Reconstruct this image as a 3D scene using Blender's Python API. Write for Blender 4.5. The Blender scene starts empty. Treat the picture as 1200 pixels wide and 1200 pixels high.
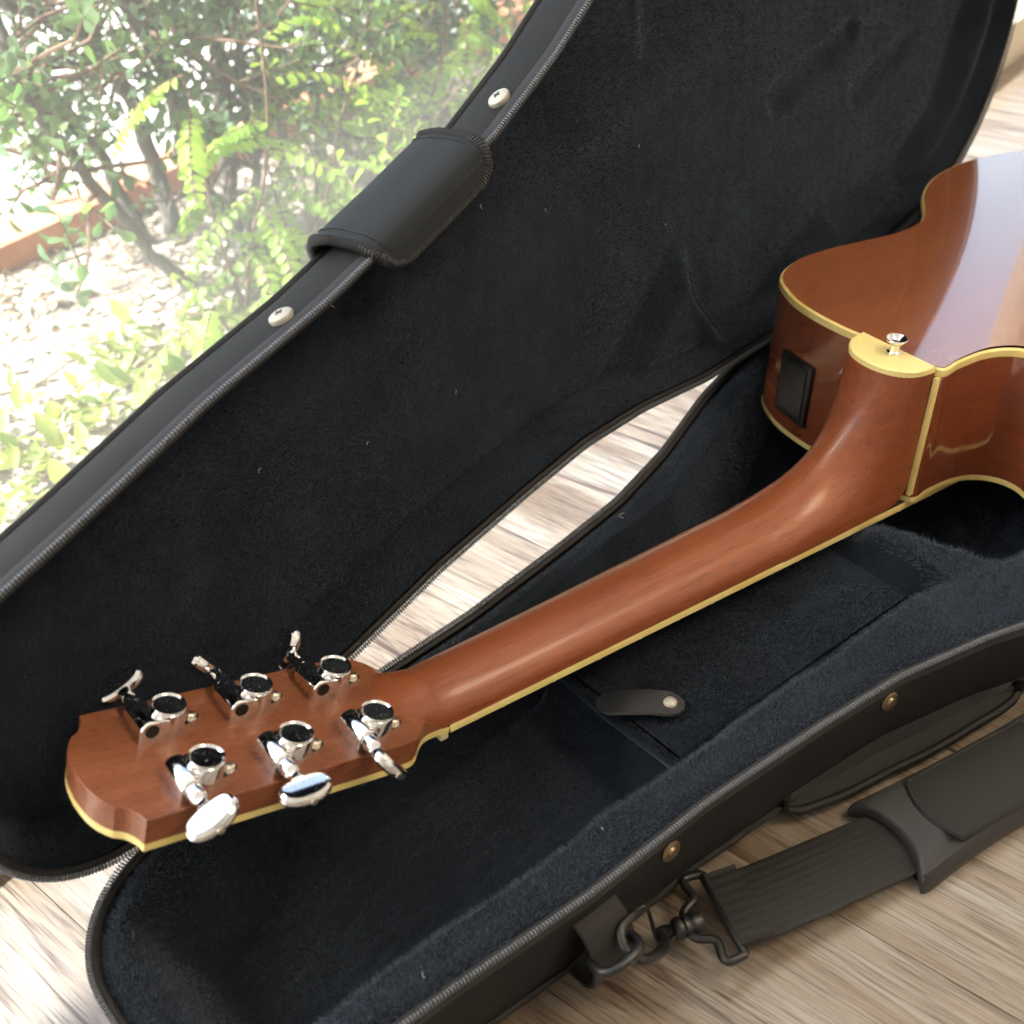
import bpy, bmesh, math, random
import numpy as np
from mathutils import Matrix, Vector

rng = np.random.default_rng(7)
random.seed(7)
sc = bpy.context.scene
col = sc.collection

# ------------------------------------------------------------------ camera
cam_d = bpy.data.cameras.new("camera")
cam = bpy.data.objects.new("camera", cam_d)
col.objects.link(cam)
CAM = np.array([-0.22241, -0.35602, 0.59493])
CR = Vector((0.75817, -0.64796, -0.07301)); CU = Vector((0.45159, 0.44100, 0.77562)); CD = Vector((0.47037, 0.62103, -0.62696))
m = Matrix.Identity(4)
for i in range(3):
    m[i][0] = CR[i]; m[i][1] = CU[i]; m[i][2] = -CD[i]; m[i][3] = CAM[i]
cam.matrix_world = m
cam_d.sensor_width = 36.0
cam_d.lens = 36.0 * 1443.74 / 1200.0
cam_d.clip_start = 0.02
cam_d.clip_end = 200.0
cam_d.dof.use_dof = True
cam_d.dof.focus_distance = 0.72
cam_d.dof.aperture_fstop = 9.0
sc.camera = cam

# ------------------------------------------------------------------ wall axes (u along the window wall, v towards the garden)
A10 = math.radians(10.0)
E1 = np.array([math.cos(A10), math.sin(A10), 0.0])
E2 = np.array([-math.sin(A10), math.cos(A10), 0.0])
def uv(u, v, z=0.0):
    return E1 * u + E2 * v + np.array([0, 0, z])

# ------------------------------------------------------------------ sky, sun, exposure
SUN_EL = math.radians(50.0)
SUN_DIR2 = -0.848 * E1 + 0.530 * E2            # horizontal direction towards the sun (out in the garden, to the left)
sun_az = math.atan2(SUN_DIR2[0], SUN_DIR2[1])  # clockwise from +Y
w = bpy.data.worlds.new("World")
sc.world = w
w.use_nodes = True
nt = w.node_tree
nt.nodes.clear()
o_ = nt.nodes.new("ShaderNodeOutputWorld"); b_ = nt.nodes.new("ShaderNodeBackground"); s_ = nt.nodes.new("ShaderNodeTexSky")
s_.sky_type = 'NISHITA'; s_.sun_disc = False; s_.sun_elevation = SUN_EL; s_.sun_rotation = sun_az; s_.dust_density = 4.0
b_.inputs[1].default_value = 0.15
nt.links.new(s_.outputs[0], b_.inputs[0]); nt.links.new(b_.outputs[0], o_.inputs[0])
sd = bpy.data.lights.new("sun", 'SUN'); sd.energy = 5.0; sd.angle = math.radians(0.53); sd.color = (1.0, 0.99, 0.975)
sun = bpy.data.objects.new("sun", sd); col.objects.link(sun)
tos = Vector((SUN_DIR2[0] * math.cos(SUN_EL), SUN_DIR2[1] * math.cos(SUN_EL), math.sin(SUN_EL))).normalized()
sun.rotation_euler = tos.to_track_quat('Z', 'Y').to_euler()
sun.location = (0, 3, 5)
# daylight enters through the window: a portal only guides the sampling of the sky
pd = bpy.data.lights.new("window_portal", 'AREA'); pd.shape = 'RECTANGLE'; pd.size = 4.2; pd.size_y = 2.2; pd.energy = 1.0
pd.cycles.is_portal = True
po = bpy.data.objects.new("window_portal", pd); col.objects.link(po)
po.matrix_world = Matrix(((E1[0], 0, E2[0], 0), (E1[1], 0, E2[1], 0), (0, 1, 0, 0), (0, 0, 0, 1)))
po.location = uv(0.9, 0.33, 1.12)
# warm fill light added out of view, on the ceiling behind the camera
ld = bpy.data.lights.new("added_fill_light", 'AREA'); ld.shape = 'DISK'; ld.size = 1.1; ld.energy = 11.0; ld.color = (1.0, 0.78, 0.53)
lo = bpy.data.objects.new("added_fill_light", ld); col.objects.link(lo); lo.location = uv(0.9, -1.5, 2.33)

sc.view_settings.view_transform = 'Standard'
sc.view_settings.look = 'None'
sc.view_settings.gamma = 1.0
sc.view_settings.exposure = 2.05
sc.cycles.use_denoising = True
sc.cycles.max_bounces = 10
sc.cycles.transparent_max_bounces = 24
sc.cycles.sample_clamp_indirect = 6.0
sc.cycles.caustics_reflective = False
sc.cycles.caustics_refractive = False

# ------------------------------------------------------------------ materials
def mat(name):
    M = bpy.data.materials.new(name); M.use_nodes = True
    t = M.node_tree; b = t.nodes["Principled BSDF"]
    return M, t, b
def N(t, kind, **kw):
    n = t.nodes.new(kind)
    for k, v in kw.items():
        if k in n.inputs: n.inputs[k].default_value = v
        else: setattr(n, k, v)
    return n
def L(t, a, b): t.links.new(a, b)
def ramp(t, src, stops):
    r = t.nodes.new("ShaderNodeValToRGB")
    e = r.color_ramp.elements
    while len(e) < len(stops): e.new(0.5)
    for i, (p, c) in enumerate(stops):
        e[i].position = p; e[i].color = (*c, 1)
    L(t, src, r.inputs[0]); return r
def bump(t, b, src, strength, dist):
    n = N(t, "ShaderNodeBump"); n.inputs["Strength"].default_value = strength; n.inputs["Distance"].default_value = dist
    L(t, src, n.inputs["Height"]); L(t, n.outputs[0], b.inputs["Normal"]); return n
def coords(t, kind="Object", scale=(1, 1, 1), rot=(0, 0, 0)):
    c = t.nodes.new("ShaderNodeTexCoord"); mp = t.nodes.new("ShaderNodeMapping")
    mp.inputs["Scale"].default_value = scale; mp.inputs["Rotation"].default_value = rot
    L(t, c.outputs[kind], mp.inputs[0]); return mp.outputs[0]

def plain(name, c, rough=0.5, metal=0.0, spec=0.5):
    M, t, b = mat(name)
    b.inputs["Base Color"].default_value = (*c, 1); b.inputs["Roughness"].default_value = rough; b.inputs["Metallic"].default_value = metal
    b.inputs["Specular IOR Level"].default_value = spec
    n = N(t, "ShaderNodeTexNoise", Scale=180.0, Detail=4.0); L(t, coords(t), n.inputs[0])
    bump(t, b, n.outputs[0], 0.15, 0.0004)
    return M

def wood(name, dark, light, rough, coat=0.0, along=(6, 90, 90), figure=0.5, pores=0.55):
    M, t, b = mat(name)
    v = coords(t, "Object", along)
    n1 = N(t, "ShaderNodeTexNoise", Scale=1.0, Detail=7.0, Roughness=0.62, Distortion=0.6); L(t, v, n1.inputs[0])
    v2 = coords(t, "Object", (along[0] * 0.9, along[1] * 0.12, along[2] * 0.12))
    n2 = N(t, "ShaderNodeTexNoise", Scale=1.0, Detail=3.0, Distortion=0.4); L(t, v2, n2.inputs[0])
    v3 = coords(t, "Object", (along[0] * 9, along[1] * 9, along[2] * 9))
    n3 = N(t, "ShaderNodeTexNoise", Scale=1.0, Detail=2.0); L(t, v3, n3.inputs[0])
    mx = N(t, "ShaderNodeMix", data_type='FLOAT'); mx.inputs[0].default_value = figure
    L(t, n1.outputs[0], mx.inputs[2]); L(t, n2.outputs[0], mx.inputs[3])
    mid = tuple((a + c) / 2 for a, c in zip(dark, light))
    r = ramp(t, mx.outputs[0], [(0.30, dark), (0.5, mid), (0.70, light)])
    pr = ramp(t, n3.outputs[0], [(0.36, (0.55, 0.5, 0.5)), (0.46, (1, 1, 1))])
    mm = N(t, "ShaderNodeMix", data_type='RGBA', blend_type='MULTIPLY'); mm.inputs[0].default_value = pores
    L(t, r.outputs[0], mm.inputs[6]); L(t, pr.outputs[0], mm.inputs[7])
    L(t, mm.outputs[2], b.inputs["Base Color"])
    b.inputs["Roughness"].default_value = rough
    b.inputs["Coat Weight"].default_value = coat; b.inputs["Coat Roughness"].default_value = 0.02; b.inputs["Coat IOR"].default_value = 2.3 if coat > 0.9 else 1.5
    if coat < 0.5:
        bump(t, b, n1.outputs[0], 0.10, 0.0004)
    return M

M_NECK = wood("mahogany_satin", (0.180, 0.046, 0.018), (0.33, 0.100, 0.038), 0.36, 0.12, (5, 130, 130), 0.45, 0.6)
M_HEAD = wood("mahogany_headstock", (0.185, 0.058, 0.026), (0.32, 0.120, 0.055), 0.38, 0.08, (7, 150, 70), 0.45, 0.7)
M_BACK = wood("mahogany_gloss_back", (0.23, 0.066, 0.020), (0.32, 0.105, 0.033), 0.22, 1.0, (2.2, 120, 60), 0.35, 0.18)
M_SIDE = wood("mahogany_gloss_side", (0.16, 0.040, 0.016), (0.27, 0.076, 0.030), 0.2, 1.0, (8, 14, 60), 0.5, 0.12)
M_TOP = wood("spruce_top", (0.45, 0.26, 0.10), (0.6, 0.38, 0.17), 0.25, 1.0, (2, 160, 40), 0.3)
M_FRET = wood("rosewood_fretboard", (0.03, 0.014, 0.01), (0.06, 0.03, 0.02), 0.45, 0.0, (5, 110, 110))

def binding_mat():
    M, t, b = mat("aged_cream_binding")
    n = N(t, "ShaderNodeTexNoise", Scale=35.0, Detail=3.0); L(t, coords(t), n.inputs[0])
    r = ramp(t, n.outputs[0], [(0.3, (0.76, 0.60, 0.21)), (0.7, (0.86, 0.74, 0.33))])
    L(t, r.outputs[0], b.inputs["Base Color"]); b.inputs["Roughness"].default_value = 0.32
    return M
M_BIND = binding_mat()

def chrome_mat():
    M, t, b = mat("pitted_chrome")
    n = N(t, "ShaderNodeTexNoise", Scale=1100.0, Detail=1.0); L(t, coords(t), n.inputs[0])
    r = ramp(t, n.outputs[0], [(0.0, (0, 0, 0)), (0.69, (0, 0, 0)), (0.73, (1, 1, 1))])
    mc = N(t, "ShaderNodeMix", data_type='RGBA'); mc.inputs[6].default_value = (0.86, 0.86, 0.87, 1); mc.inputs[7].default_value = (0.50, 0.47, 0.42, 1)
    L(t, r.outputs[0], mc.inputs[0]); L(t, mc.outputs[2], b.inputs["Base Color"])
    mr = N(t, "ShaderNodeMapRange"); mr.inputs["To Min"].default_value = 0.07; mr.inputs["To Max"].default_value = 0.55
    L(t, r.outputs[0], mr.inputs[0]); L(t, mr.outputs[0], b.inputs["Roughness"])
    b.inputs["Metallic"].default_value = 1.0
    bump(t, b, r.outputs[0], 0.12, 0.0002)
    return M
M_CHROME = chrome_mat()
M_NICKEL = plain("nickel_rivet", (0.62, 0.57, 0.48), 0.28, 1.0)
M_NICKELW = plain("pale_screw_metal", (0.46, 0.44, 0.39), 0.5, 0.35)
M_BRASS = plain("old_brass_rivet", (0.26, 0.20, 0.13), 0.36, 1.0)
M_BLACKPL = plain("black_plastic", (0.013, 0.013, 0.014), 0.38)
M_BLUEPL = plain("black_plastic_ring", (0.012, 0.014, 0.017), 0.35)
M_BONE = plain("bone_nut", (0.72, 0.60, 0.36), 0.4)
M_VINYL = plain("black_vinyl_piping", (0.011, 0.011, 0.012), 0.6, 0.0, 0.3)
M_RUBBER = plain("rubber_pad", (0.024, 0.024, 0.025), 0.55)
M_DARK = plain("dark_hole", (0.01, 0.01, 0.01), 0.6)

def plush_mat():
    M, t, b = mat("black_plush")
    n = N(t, "ShaderNodeTexNoise", Scale=22.0, Detail=5.0, Roughness=0.6); L(t, coords(t), n.inputs[0])
    n2 = N(t, "ShaderNodeTexNoise", Scale=2600.0, Detail=3.0); L(t, coords(t), n2.inputs[0])
    r = ramp(t, n.outputs[0], [(0.32, (0.0080, 0.0115, 0.0175)), (0.68, (0.0160, 0.0225, 0.0340))])
    L(t, r.outputs[0], b.inputs["Base Color"])
    b.inputs["Roughness"].default_value = 0.95; b.inputs["Specular IOR Level"].default_value = 0.12
    b.inputs["Sheen Weight"].default_value = 0.34; b.inputs["Sheen Roughness"].default_value = 0.45
    b.inputs["Sheen Tint"].default_value = (0.55, 0.70, 0.95, 1)
    ad = N(t, "ShaderNodeMath", operation='ADD'); L(t, n2.outputs[0], ad.inputs[0]); L(t, n.outputs[0], ad.inputs[1])
    bump(t, b, ad.outputs[0], 0.5, 0.0007)
    return M
M_PLUSH = plush_mat()
def pile_mat():
    M, t, b = mat("plush_pile")
    b.inputs["Base Color"].default_value = (0.046, 0.058, 0.080, 1); b.inputs["Roughness"].default_value = 0.75
    b.inputs["Specular IOR Level"].default_value = 0.3
    b.inputs["Sheen Weight"].default_value = 0.4; b.inputs["Sheen Tint"].default_value = (0.6, 0.72, 0.95, 1)
    return M
M_PILE = pile_mat()
def fabric(name, c, scale=1400.0, rough=0.7, sheen=0.1):
    M, t, b = mat(name)
    v = coords(t)
    w1 = N(t, "ShaderNodeTexWave", Scale=scale / 6.0, Distortion=0.6); w1.bands_direction = 'X'; L(t, v, w1.inputs[0])
    w2 = N(t, "ShaderNodeTexWave", Scale=scale / 6.0, Distortion=0.6); w2.bands_direction = 'Z'; L(t, v, w2.inputs[0])
    ml = N(t, "ShaderNodeMath", operation='MULTIPLY'); L(t, w1.outputs[1], ml.inputs[0]); L(t, w2.outputs[1], ml.inputs[1])
    n = N(t, "ShaderNodeTexNoise", Scale=14.0, Detail=5.0); L(t, v, n.inputs[0])
    r = ramp(t, n.outputs[0], [(0.3, tuple(x * 0.75 for x in c)), (0.7, tuple(x * 1.25 for x in c))])
    L(t, r.outputs[0], b.inputs["Base Color"]); b.inputs["Roughness"].default_value = rough
    b.inputs["Sheen Weight"].default_value = sheen
    bump(t, b, ml.outputs[0], 0.14, 0.0004)
    return M
M_SHELL = fabric("black_nylon_shell", (0.0135, 0.0142, 0.0145), 1800.0, 0.75, 0.0)
M_SHELL.node_tree.nodes["Principled BSDF"].inputs["Specular IOR Level"].default_value = 0.22
M_FLAP = plain("charcoal_nubuck_flap", (0.024, 0.029, 0.034), 0.8, 0.0, 0.2)
M_WEB = fabric("black_webbing", (0.0065, 0.0065, 0.0066), 1200.0, 0.72, 0.05)
M_TEETH = plain("nylon_coil", (0.13, 0.14, 0.155), 0.35)
M_TAPE = fabric("zipper_tape", (0.011, 0.011, 0.013), 2600.0, 0.7, 0.05)
M_THREAD = plain("braid_edge", (0.022, 0.024, 0.028), 0.55)
M_LEATHER = plain("dark_leather_tab", (0.015, 0.016, 0.019), 0.5)
M_FRAME = plain("beige_window_frame", (0.66, 0.60, 0.50), 0.45)
M_WALL = plain("white_room_paint", (0.74, 0.71, 0.66), 0.8)
M_CEIL = plain("white_ceiling_paint", (0.78, 0.77, 0.74), 0.85)

def floor_mat():
    M, t, b = mat("oak_laminate")
    g = t.nodes.new("ShaderNodeNewGeometry"); oi = t.nodes.new("ShaderNodeObjectInfo")
    off = N(t, "ShaderNodeVectorMath", operation='SCALE'); off.inputs[3].default_value = 37.0
    cb = t.nodes.new("ShaderNodeCombineXYZ"); L(t, oi.outputs["Random"], cb.inputs[0]); L(t, oi.outputs["Random"], cb.inputs[1])
    L(t, cb.outputs[0], off.inputs[0])
    rot = t.nodes.new("ShaderNodeMapping"); rot.inputs["Rotation"].default_value = (0, 0, -A10); L(t, g.outputs["Position"], rot.inputs[0])
    ad = N(t, "ShaderNodeVectorMath", operation='ADD'); L(t, rot.outputs[0], ad.inputs[0]); L(t, off.outputs[0], ad.inputs[1])
    # knots warp the grain around them
    mk = t.nodes.new("ShaderNodeMapping"); mk.inputs["Scale"].default_value = (9.0, 2.6, 1.0); L(t, ad.outputs[0], mk.inputs[0])
    kn = N(t, "ShaderNodeTexNoise", Scale=1.0, Detail=1.0); L(t, mk.outputs[0], kn.inputs[0])
    mv = t.nodes.new("ShaderNodeMapping"); mv.inputs["Scale"].default_value = (330.0, 7.0, 1.0); L(t, ad.outputs[0], mv.inputs[0])
    ks = N(t, "ShaderNodeVectorMath", operation='SCALE'); ks.inputs[3].default_value = 16.0; L(t, kn.outputs["Color"], ks.inputs[0])
    wv = N(t, "ShaderNodeVectorMath", operation='ADD'); L(t, mv.outputs[0], wv.inputs[0]); L(t, ks.outputs[0], wv.inputs[1])
    n1 = N(t, "ShaderNodeTexNoise", Scale=1.0, Detail=8.0, Roughness=0.66, Distortion=0.25); L(t, wv.outputs[0], n1.inputs[0])
    mb = t.nodes.new("ShaderNodeMapping"); mb.inputs["Scale"].default_value = (20.0, 1.6, 1.0); L(t, ad.outputs[0], mb.inputs[0])
    n2 = N(t, "ShaderNodeTexNoise", Scale=1.0, Detail=8.0, Roughness=0.68, Distortion=1.3); L(t, mb.outputs[0], n2.inputs[0])
    r1 = ramp(t, n2.outputs[0], [(0.27, (0.085, 0.056, 0.036)), (0.40, (0.175, 0.125, 0.084)), (0.55, (0.255, 0.212, 0.170)), (0.72, (0.325, 0.308, 0.285))])
    r2 = ramp(t, n1.outputs[0], [(0.33, (0.42, 0.38, 0.34)), (0.44, (0.80, 0.78, 0.75)), (0.57, (1.06, 1.06, 1.06))])
    mm = N(t, "ShaderNodeMix", data_type='RGBA', blend_type='MULTIPLY'); mm.inputs[0].default_value = 1.0
    L(t, r1.outputs[0], mm.inputs[6]); L(t, r2.outputs[0], mm.inputs[7])
    # dark open cracks of a rustic print
    mc = t.nodes.new("ShaderNodeMapping"); mc.inputs["Scale"].default_value = (42.0, 3.0, 1.0); L(t, ad.outputs[0], mc.inputs[0])
    n3 = N(t, "ShaderNodeTexNoise", Scale=1.0, Detail=4.0, Roughness=0.5, Distortion=1.6); L(t, mc.outputs[0], n3.inputs[0])
    r3 = ramp(t, n3.outputs[0], [(0.33, (0.22, 0.12, 0.07)), (0.385, (1, 1, 1))])
    m3 = N(t, "ShaderNodeMix", data_type='RGBA', blend_type='MULTIPLY'); m3.inputs[0].default_value = 0.9
    L(t, mm.outputs[2], m3.inputs[6]); L(t, r3.outputs[0], m3.inputs[7])
    mf = t.nodes.new("ShaderNodeMapping"); mf.inputs["Scale"].default_value = (620.0, 16.0, 1.0); L(t, ad.outputs[0], mf.inputs[0])
    n4 = N(t, "ShaderNodeTexNoise", Scale=1.0, Detail=3.0, Roughness=0.6); L(t, mf.outputs[0], n4.inputs[0])
    r4 = ramp(t, n4.outputs[0], [(0.36, (0.34, 0.28, 0.23)), (0.47, (1, 1, 1))])
    m4 = N(t, "ShaderNodeMix", data_type='RGBA', blend_type='MULTIPLY'); m4.inputs[0].default_value = 0.8
    L(t, m3.outputs[2], m4.inputs[6]); L(t, r4.outputs[0], m4.inputs[7])
    L(t, m4.outputs[2], b.inputs["Base Color"])
    b.inputs["Coat Weight"].default_value = 0.7; b.inputs["Coat Roughness"].default_value = 0.28; b.inputs["Coat IOR"].default_value = 1.7
    mr = N(t, "ShaderNodeMapRange"); mr.inputs["To Min"].default_value = 0.46; mr.inputs["To Max"].default_value = 0.30
    L(t, n1.outputs[0], mr.inputs[0]); L(t, mr.outputs[0], b.inputs["Roughness"])
    b.inputs["Specular IOR Level"].default_value = 0.75
    bump(t, b, n1.outputs[0], 0.35, 0.0006)
    return M
M_FLOOR = floor_mat()

def leaf_mat(name, c1, c2, trans=0.5, rough=0.35):
    M = bpy.data.materials.new(name); M.use_nodes = True
    t = M.node_tree; b = t.nodes["Principled BSDF"]; out = t.nodes["Material Output"]
    a = t.nodes.new("ShaderNodeAttribute"); a.attribute_name = "tint"
    oi = t.nodes.new("ShaderNodeObjectInfo")
    ad = N(t, "ShaderNodeMath", operation='ADD'); L(t, a.outputs["Fac"], ad.inputs[0])
    n = N(t, "ShaderNodeTexNoise", Scale=60.0, Detail=3.0); L(t, coords(t), n.inputs[0])
    ml = N(t, "ShaderNodeMath", operation='MULTIPLY'); ml.inputs[1].default_value = 0.35; L(t, n.outputs[0], ml.inputs[0]); L(t, ml.outputs[0], ad.inputs[1])
    r = ramp(t, ad.outputs[0], [(0.1, c1), (1.1, c2)]); L(t, r.outputs[0], b.inputs["Base Color"])
    b.inputs["Roughness"].default_value = rough; b.inputs["Specular IOR Level"].default_value = 0.4
    tr = t.nodes.new("ShaderNodeBsdfTranslucent")
    hs = N(t, "ShaderNodeMix", data_type='RGBA', blend_type='MULTIPLY'); hs.inputs[0].default_value = 1.0; hs.inputs[7].default_value = (1.9, 2.0, 0.9, 1)
    L(t, r.outputs[0], hs.inputs[6]); L(t, hs.outputs[2], tr.inputs[0])
    mx = t.nodes.new("ShaderNodeMixShader"); mx.inputs[0].default_value = trans
    L(t, b.outputs[0], mx.inputs[1]); L(t, tr.outputs[0], mx.inputs[2]); L(t, mx.outputs[0], out.inputs[0])
    return M
M_LEAFD = leaf_mat("dark_shrub_leaf", (0.060, 0.115, 0.070), (0.16, 0.235, 0.12), 0.42, 0.3)
M_LEAFP = leaf_mat("pinnate_leaflet", (0.15, 0.26, 0.035), (0.32, 0.42, 0.08), 0.58, 0.45)
M_LITTER = leaf_mat("dry_leaf", (0.10, 0.072, 0.048), (0.46, 0.40, 0.31), 0.15, 0.8)
M_GRASS = leaf_mat("weed_leaf", (0.10, 0.17, 0.03), (0.28, 0.30, 0.08), 0.5, 0.5)

def bark_mat():
    M, t, b = mat("grey_bark")
    n = N(t, "ShaderNodeTexNoise", Scale=1.0, Detail=6.0, Roughness=0.7); L(t, coords(t, "Object", (120, 120, 30)), n.inputs[0])
    r = ramp(t, n.outputs[0], [(0.3, (0.07, 0.06, 0.052)), (0.7, (0.19, 0.17, 0.15))])
    L(t, r.outputs[0], b.inputs["Base Color"]); b.inputs["Roughness"].default_value = 0.85
    bump(t, b, n.outputs[0], 0.6, 0.002); return M
M_BARK = bark_mat()
M_TWIG = plain("brown_twig", (0.13, 0.075, 0.045), 0.8)
def soil_mat():
    M, t, b = mat("dry_soil")
    n = N(t, "ShaderNodeTexNoise", Scale=9.0, Detail=9.0, Roughness=0.68); L(t, coords(t), n.inputs[0])
    n2 = N(t, "ShaderNodeTexVoronoi", Scale=95.0); L(t, coords(t), n2.inputs[0])
    r = ramp(t, n.outputs[0], [(0.3, (0.18, 0.145, 0.11)), (0.55, (0.36, 0.31, 0.25)), (0.75, (0.48, 0.43, 0.37))])
    L(t, r.outputs[0], b.inputs["Base Color"]); b.inputs["Roughness"].default_value = 0.95
    ad = N(t, "ShaderNodeMath", operation='ADD'); L(t, n.outputs[0], ad.inputs[0]); L(t, n2.outputs[0], ad.inputs[1])
    bump(t, b, ad.outputs[0], 0.8, 0.012); return M
M_SOIL = soil_mat()
def concrete_mat():
    M, t, b = mat("pale_concrete")
    n = N(t, "ShaderNodeTexNoise", Scale=14.0, Detail=8.0, Roughness=0.65); L(t, coords(t), n.inputs[0])
    r = ramp(t, n.outputs[0], [(0.3, (0.46, 0.44, 0.41)), (0.7, (0.62, 0.60, 0.57))])
    L(t, r.outputs[0], b.inputs["Base Color"]); b.inputs["Roughness"].default_value = 0.9
    bump(t, b, n.outputs[0], 0.4, 0.003); return M
M_CONC = concrete_mat()
def kerb_mat():
    M, t, b = mat("terracotta_paint")
    n = N(t, "ShaderNodeTexNoise", Scale=20.0, Detail=8.0, Roughness=0.7); L(t, coords(t), n.inputs[0])
    r = ramp(t, n.outputs[0], [(0.30, (0.42, 0.17, 0.09)), (0.55, (0.56, 0.25, 0.14)), (0.75, (0.62, 0.38, 0.26))])
    L(t, r.outputs[0], b.inputs["Base Color"]); b.inputs["Roughness"].default_value = 0.85
    bump(t, b, n.outputs[0], 0.4, 0.003); return M
M_KERB = kerb_mat()
def glass_mat():
    M = bpy.data.materials.new("dust_and_glare_glass"); M.use_nodes = True
    t = M.node_tree; t.nodes.clear(); out = t.nodes.new("ShaderNodeOutputMaterial")
    tr = t.nodes.new("ShaderNodeBsdfTransparent"); tr.inputs[0].default_value = (0.95, 0.97, 0.96, 1)
    gl = t.nodes.new("ShaderNodeBsdfGlossy"); gl.inputs["Roughness"].default_value = 0.01
    fr = t.nodes.new("ShaderNodeFresnel"); fr.inputs[0].default_value = 1.35
    m1 = t.nodes.new("ShaderNodeMixShader"); ge = t.nodes.new("ShaderNodeNewGeometry"); iv = N(t, "ShaderNodeMath", operation='SUBTRACT'); iv.inputs[0].default_value = 1.0; L(t, ge.outputs["Backfacing"], iv.inputs[1])
    fm = N(t, "ShaderNodeMath", operation='MULTIPLY'); L(t, fr.outputs[0], fm.inputs[0]); L(t, iv.outputs[0], fm.inputs[1]); L(t, fm.outputs[0], m1.inputs[0]); L(t, tr.outputs[0], m1.inputs[1]); L(t, gl.outputs[0], m1.inputs[2])
    df = t.nodes.new("ShaderNodeBsdfDiffuse"); df.inputs[0].default_value = (0.8, 0.8, 0.78, 1)
    tl = t.nodes.new("ShaderNodeBsdfTranslucent"); tl.inputs[0].default_value = (0.9, 0.92, 0.9, 1)
    md = t.nodes.new("ShaderNodeMixShader"); md.inputs[0].default_value = 0.65; L(t, df.outputs[0], md.inputs[1]); L(t, tl.outputs[0], md.inputs[2])
    n = N(t, "ShaderNodeTexNoise", Scale=3.5, Detail=6.0, Roughness=0.6); L(t, coords(t), n.inputs[0])
    r = N(t, "ShaderNodeMapRange"); r.inputs["From Min"].default_value = 0.3; r.inputs["From Max"].default_value = 0.8
    r.inputs["To Min"].default_value = 0.035; r.inputs["To Max"].default_value = 0.085  # dust film mixed in; also stands in for the veiling glare
    L(t, n.outputs[0], r.inputs[0])
    m2 = t.nodes.new("ShaderNodeMixShader"); L(t, r.outputs[0], m2.inputs[0]); L(t, m1.outputs[0], m2.inputs[1]); L(t, md.outputs[0], m2.inputs[2])
    L(t, m2.outputs[0], out.inputs[0]); return M
M_GLASS = glass_mat()

# ------------------------------------------------------------------ mesh helpers
def mesh_data(name, V, F, material, smooth=True, auto=None):
    me = bpy.data.meshes.new(name)
    me.from_pydata([tuple(map(float, v)) for v in V], [], [tuple(int(i) for i in f) for f in F])
    me.materials.append(material)
    if smooth:
        me.polygons.foreach_set("use_smooth", [True] * len(me.polygons))
    me.update()
    if auto is not None and smooth:
        me.set_sharp_from_angle(angle=math.radians(auto))
    return me
def add(name, me, parent=None, label=None, cat=None, group=None, kind=None):
    o = bpy.data.objects.new(name, me); col.objects.link(o)
    if parent is not None: o.parent = parent
    if label: o["label"] = label
    if cat: o["category"] = cat
    if group: o["group"] = group
    if kind: o["kind"] = kind
    return o
def obj(name, V, F, material, parent=None, smooth=True, auto=40, **kw):
    return add(name, mesh_data(name, V, F, material, smooth, auto), parent, **kw)
class MB:
    """collects pieces of ONE part"""
    def __init__(s): s.V = []; s.F = []
    def put(s, V, F):
        k = len(s.V); s.V += [tuple(v) for v in V]; s.F += [tuple(i + k for i in f) for f in F]; return s
    def obj(s, name, material, parent=None, **kw): return obj(name, s.V, s.F, material, parent, **kw)

def box(c, ax, ay, az, hx, hy, hz, bev=0.0):
    c, ax, ay, az = map(np.asarray, (c, ax, ay, az))
    bm = bmesh.new(); bmesh.ops.create_cube(bm, size=2.0)
    for v in bm.verts: v.co = Vector((v.co.x * hx, v.co.y * hy, v.co.z * hz))
    if bev > 0: bmesh.ops.bevel(bm, geom=bm.edges[:], offset=bev, segments=2, affect='EDGES', profile=0.6)
    V = [c + ax * v.co.x + ay * v.co.y + az * v.co.z for v in bm.verts]; bm.verts.index_update()
    F = [[v.index for v in f.verts] for f in bm.faces]; bm.free(); return V, F
def wbox(lo, hi, bev=0.0):
    lo, hi = np.array(lo, float), np.array(hi, float)
    return box((lo + hi) / 2, (1, 0, 0), (0, 1, 0), (0, 0, 1), *((hi - lo) / 2), bev)
def uvbox(u0, u1, v0, v1, z0, z1, bev=0.0):
    return box(uv((u0 + u1) / 2, (v0 + v1) / 2, (z0 + z1) / 2), E1, E2, (0, 0, 1), (u1 - u0) / 2, (v1 - v0) / 2, (z1 - z0) / 2, bev)
def unit(v): v = np.asarray(v, float); return v / (np.linalg.norm(v) + 1e-12)
def tube(P, R, n=10, cap=True, flat=None):
    P = np.array(P, float); k = len(P); R = np.full(k, R) if np.isscalar(R) else np.array(R, float)
    T = np.gradient(P, axis=0); V = []; F = []
    ref = np.array([0.31, 0.21, 0.93]); prev = None
    for i in range(k):
        t = unit(T[i])
        a = unit(np.cross(t, ref)) if prev is None else unit(prev - t * (prev @ t))
        prev = a; b = np.cross(t, a)
        for j in range(n):
            q = 2 * math.pi * j / n
            V.append(P[i] + R[i] * (a * math.cos(q) + b * math.sin(q)))
    for i in range(k - 1):
        for j in range(n):
            j2 = (j + 1) % n
            F.append((i * n + j, i * n + j2, (i + 1) * n + j2, (i + 1) * n + j))
    if cap: F.append(tuple(range(n - 1, -1, -1))); F.append(tuple((k - 1) * n + j for j in range(n)))
    return V, F
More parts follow.
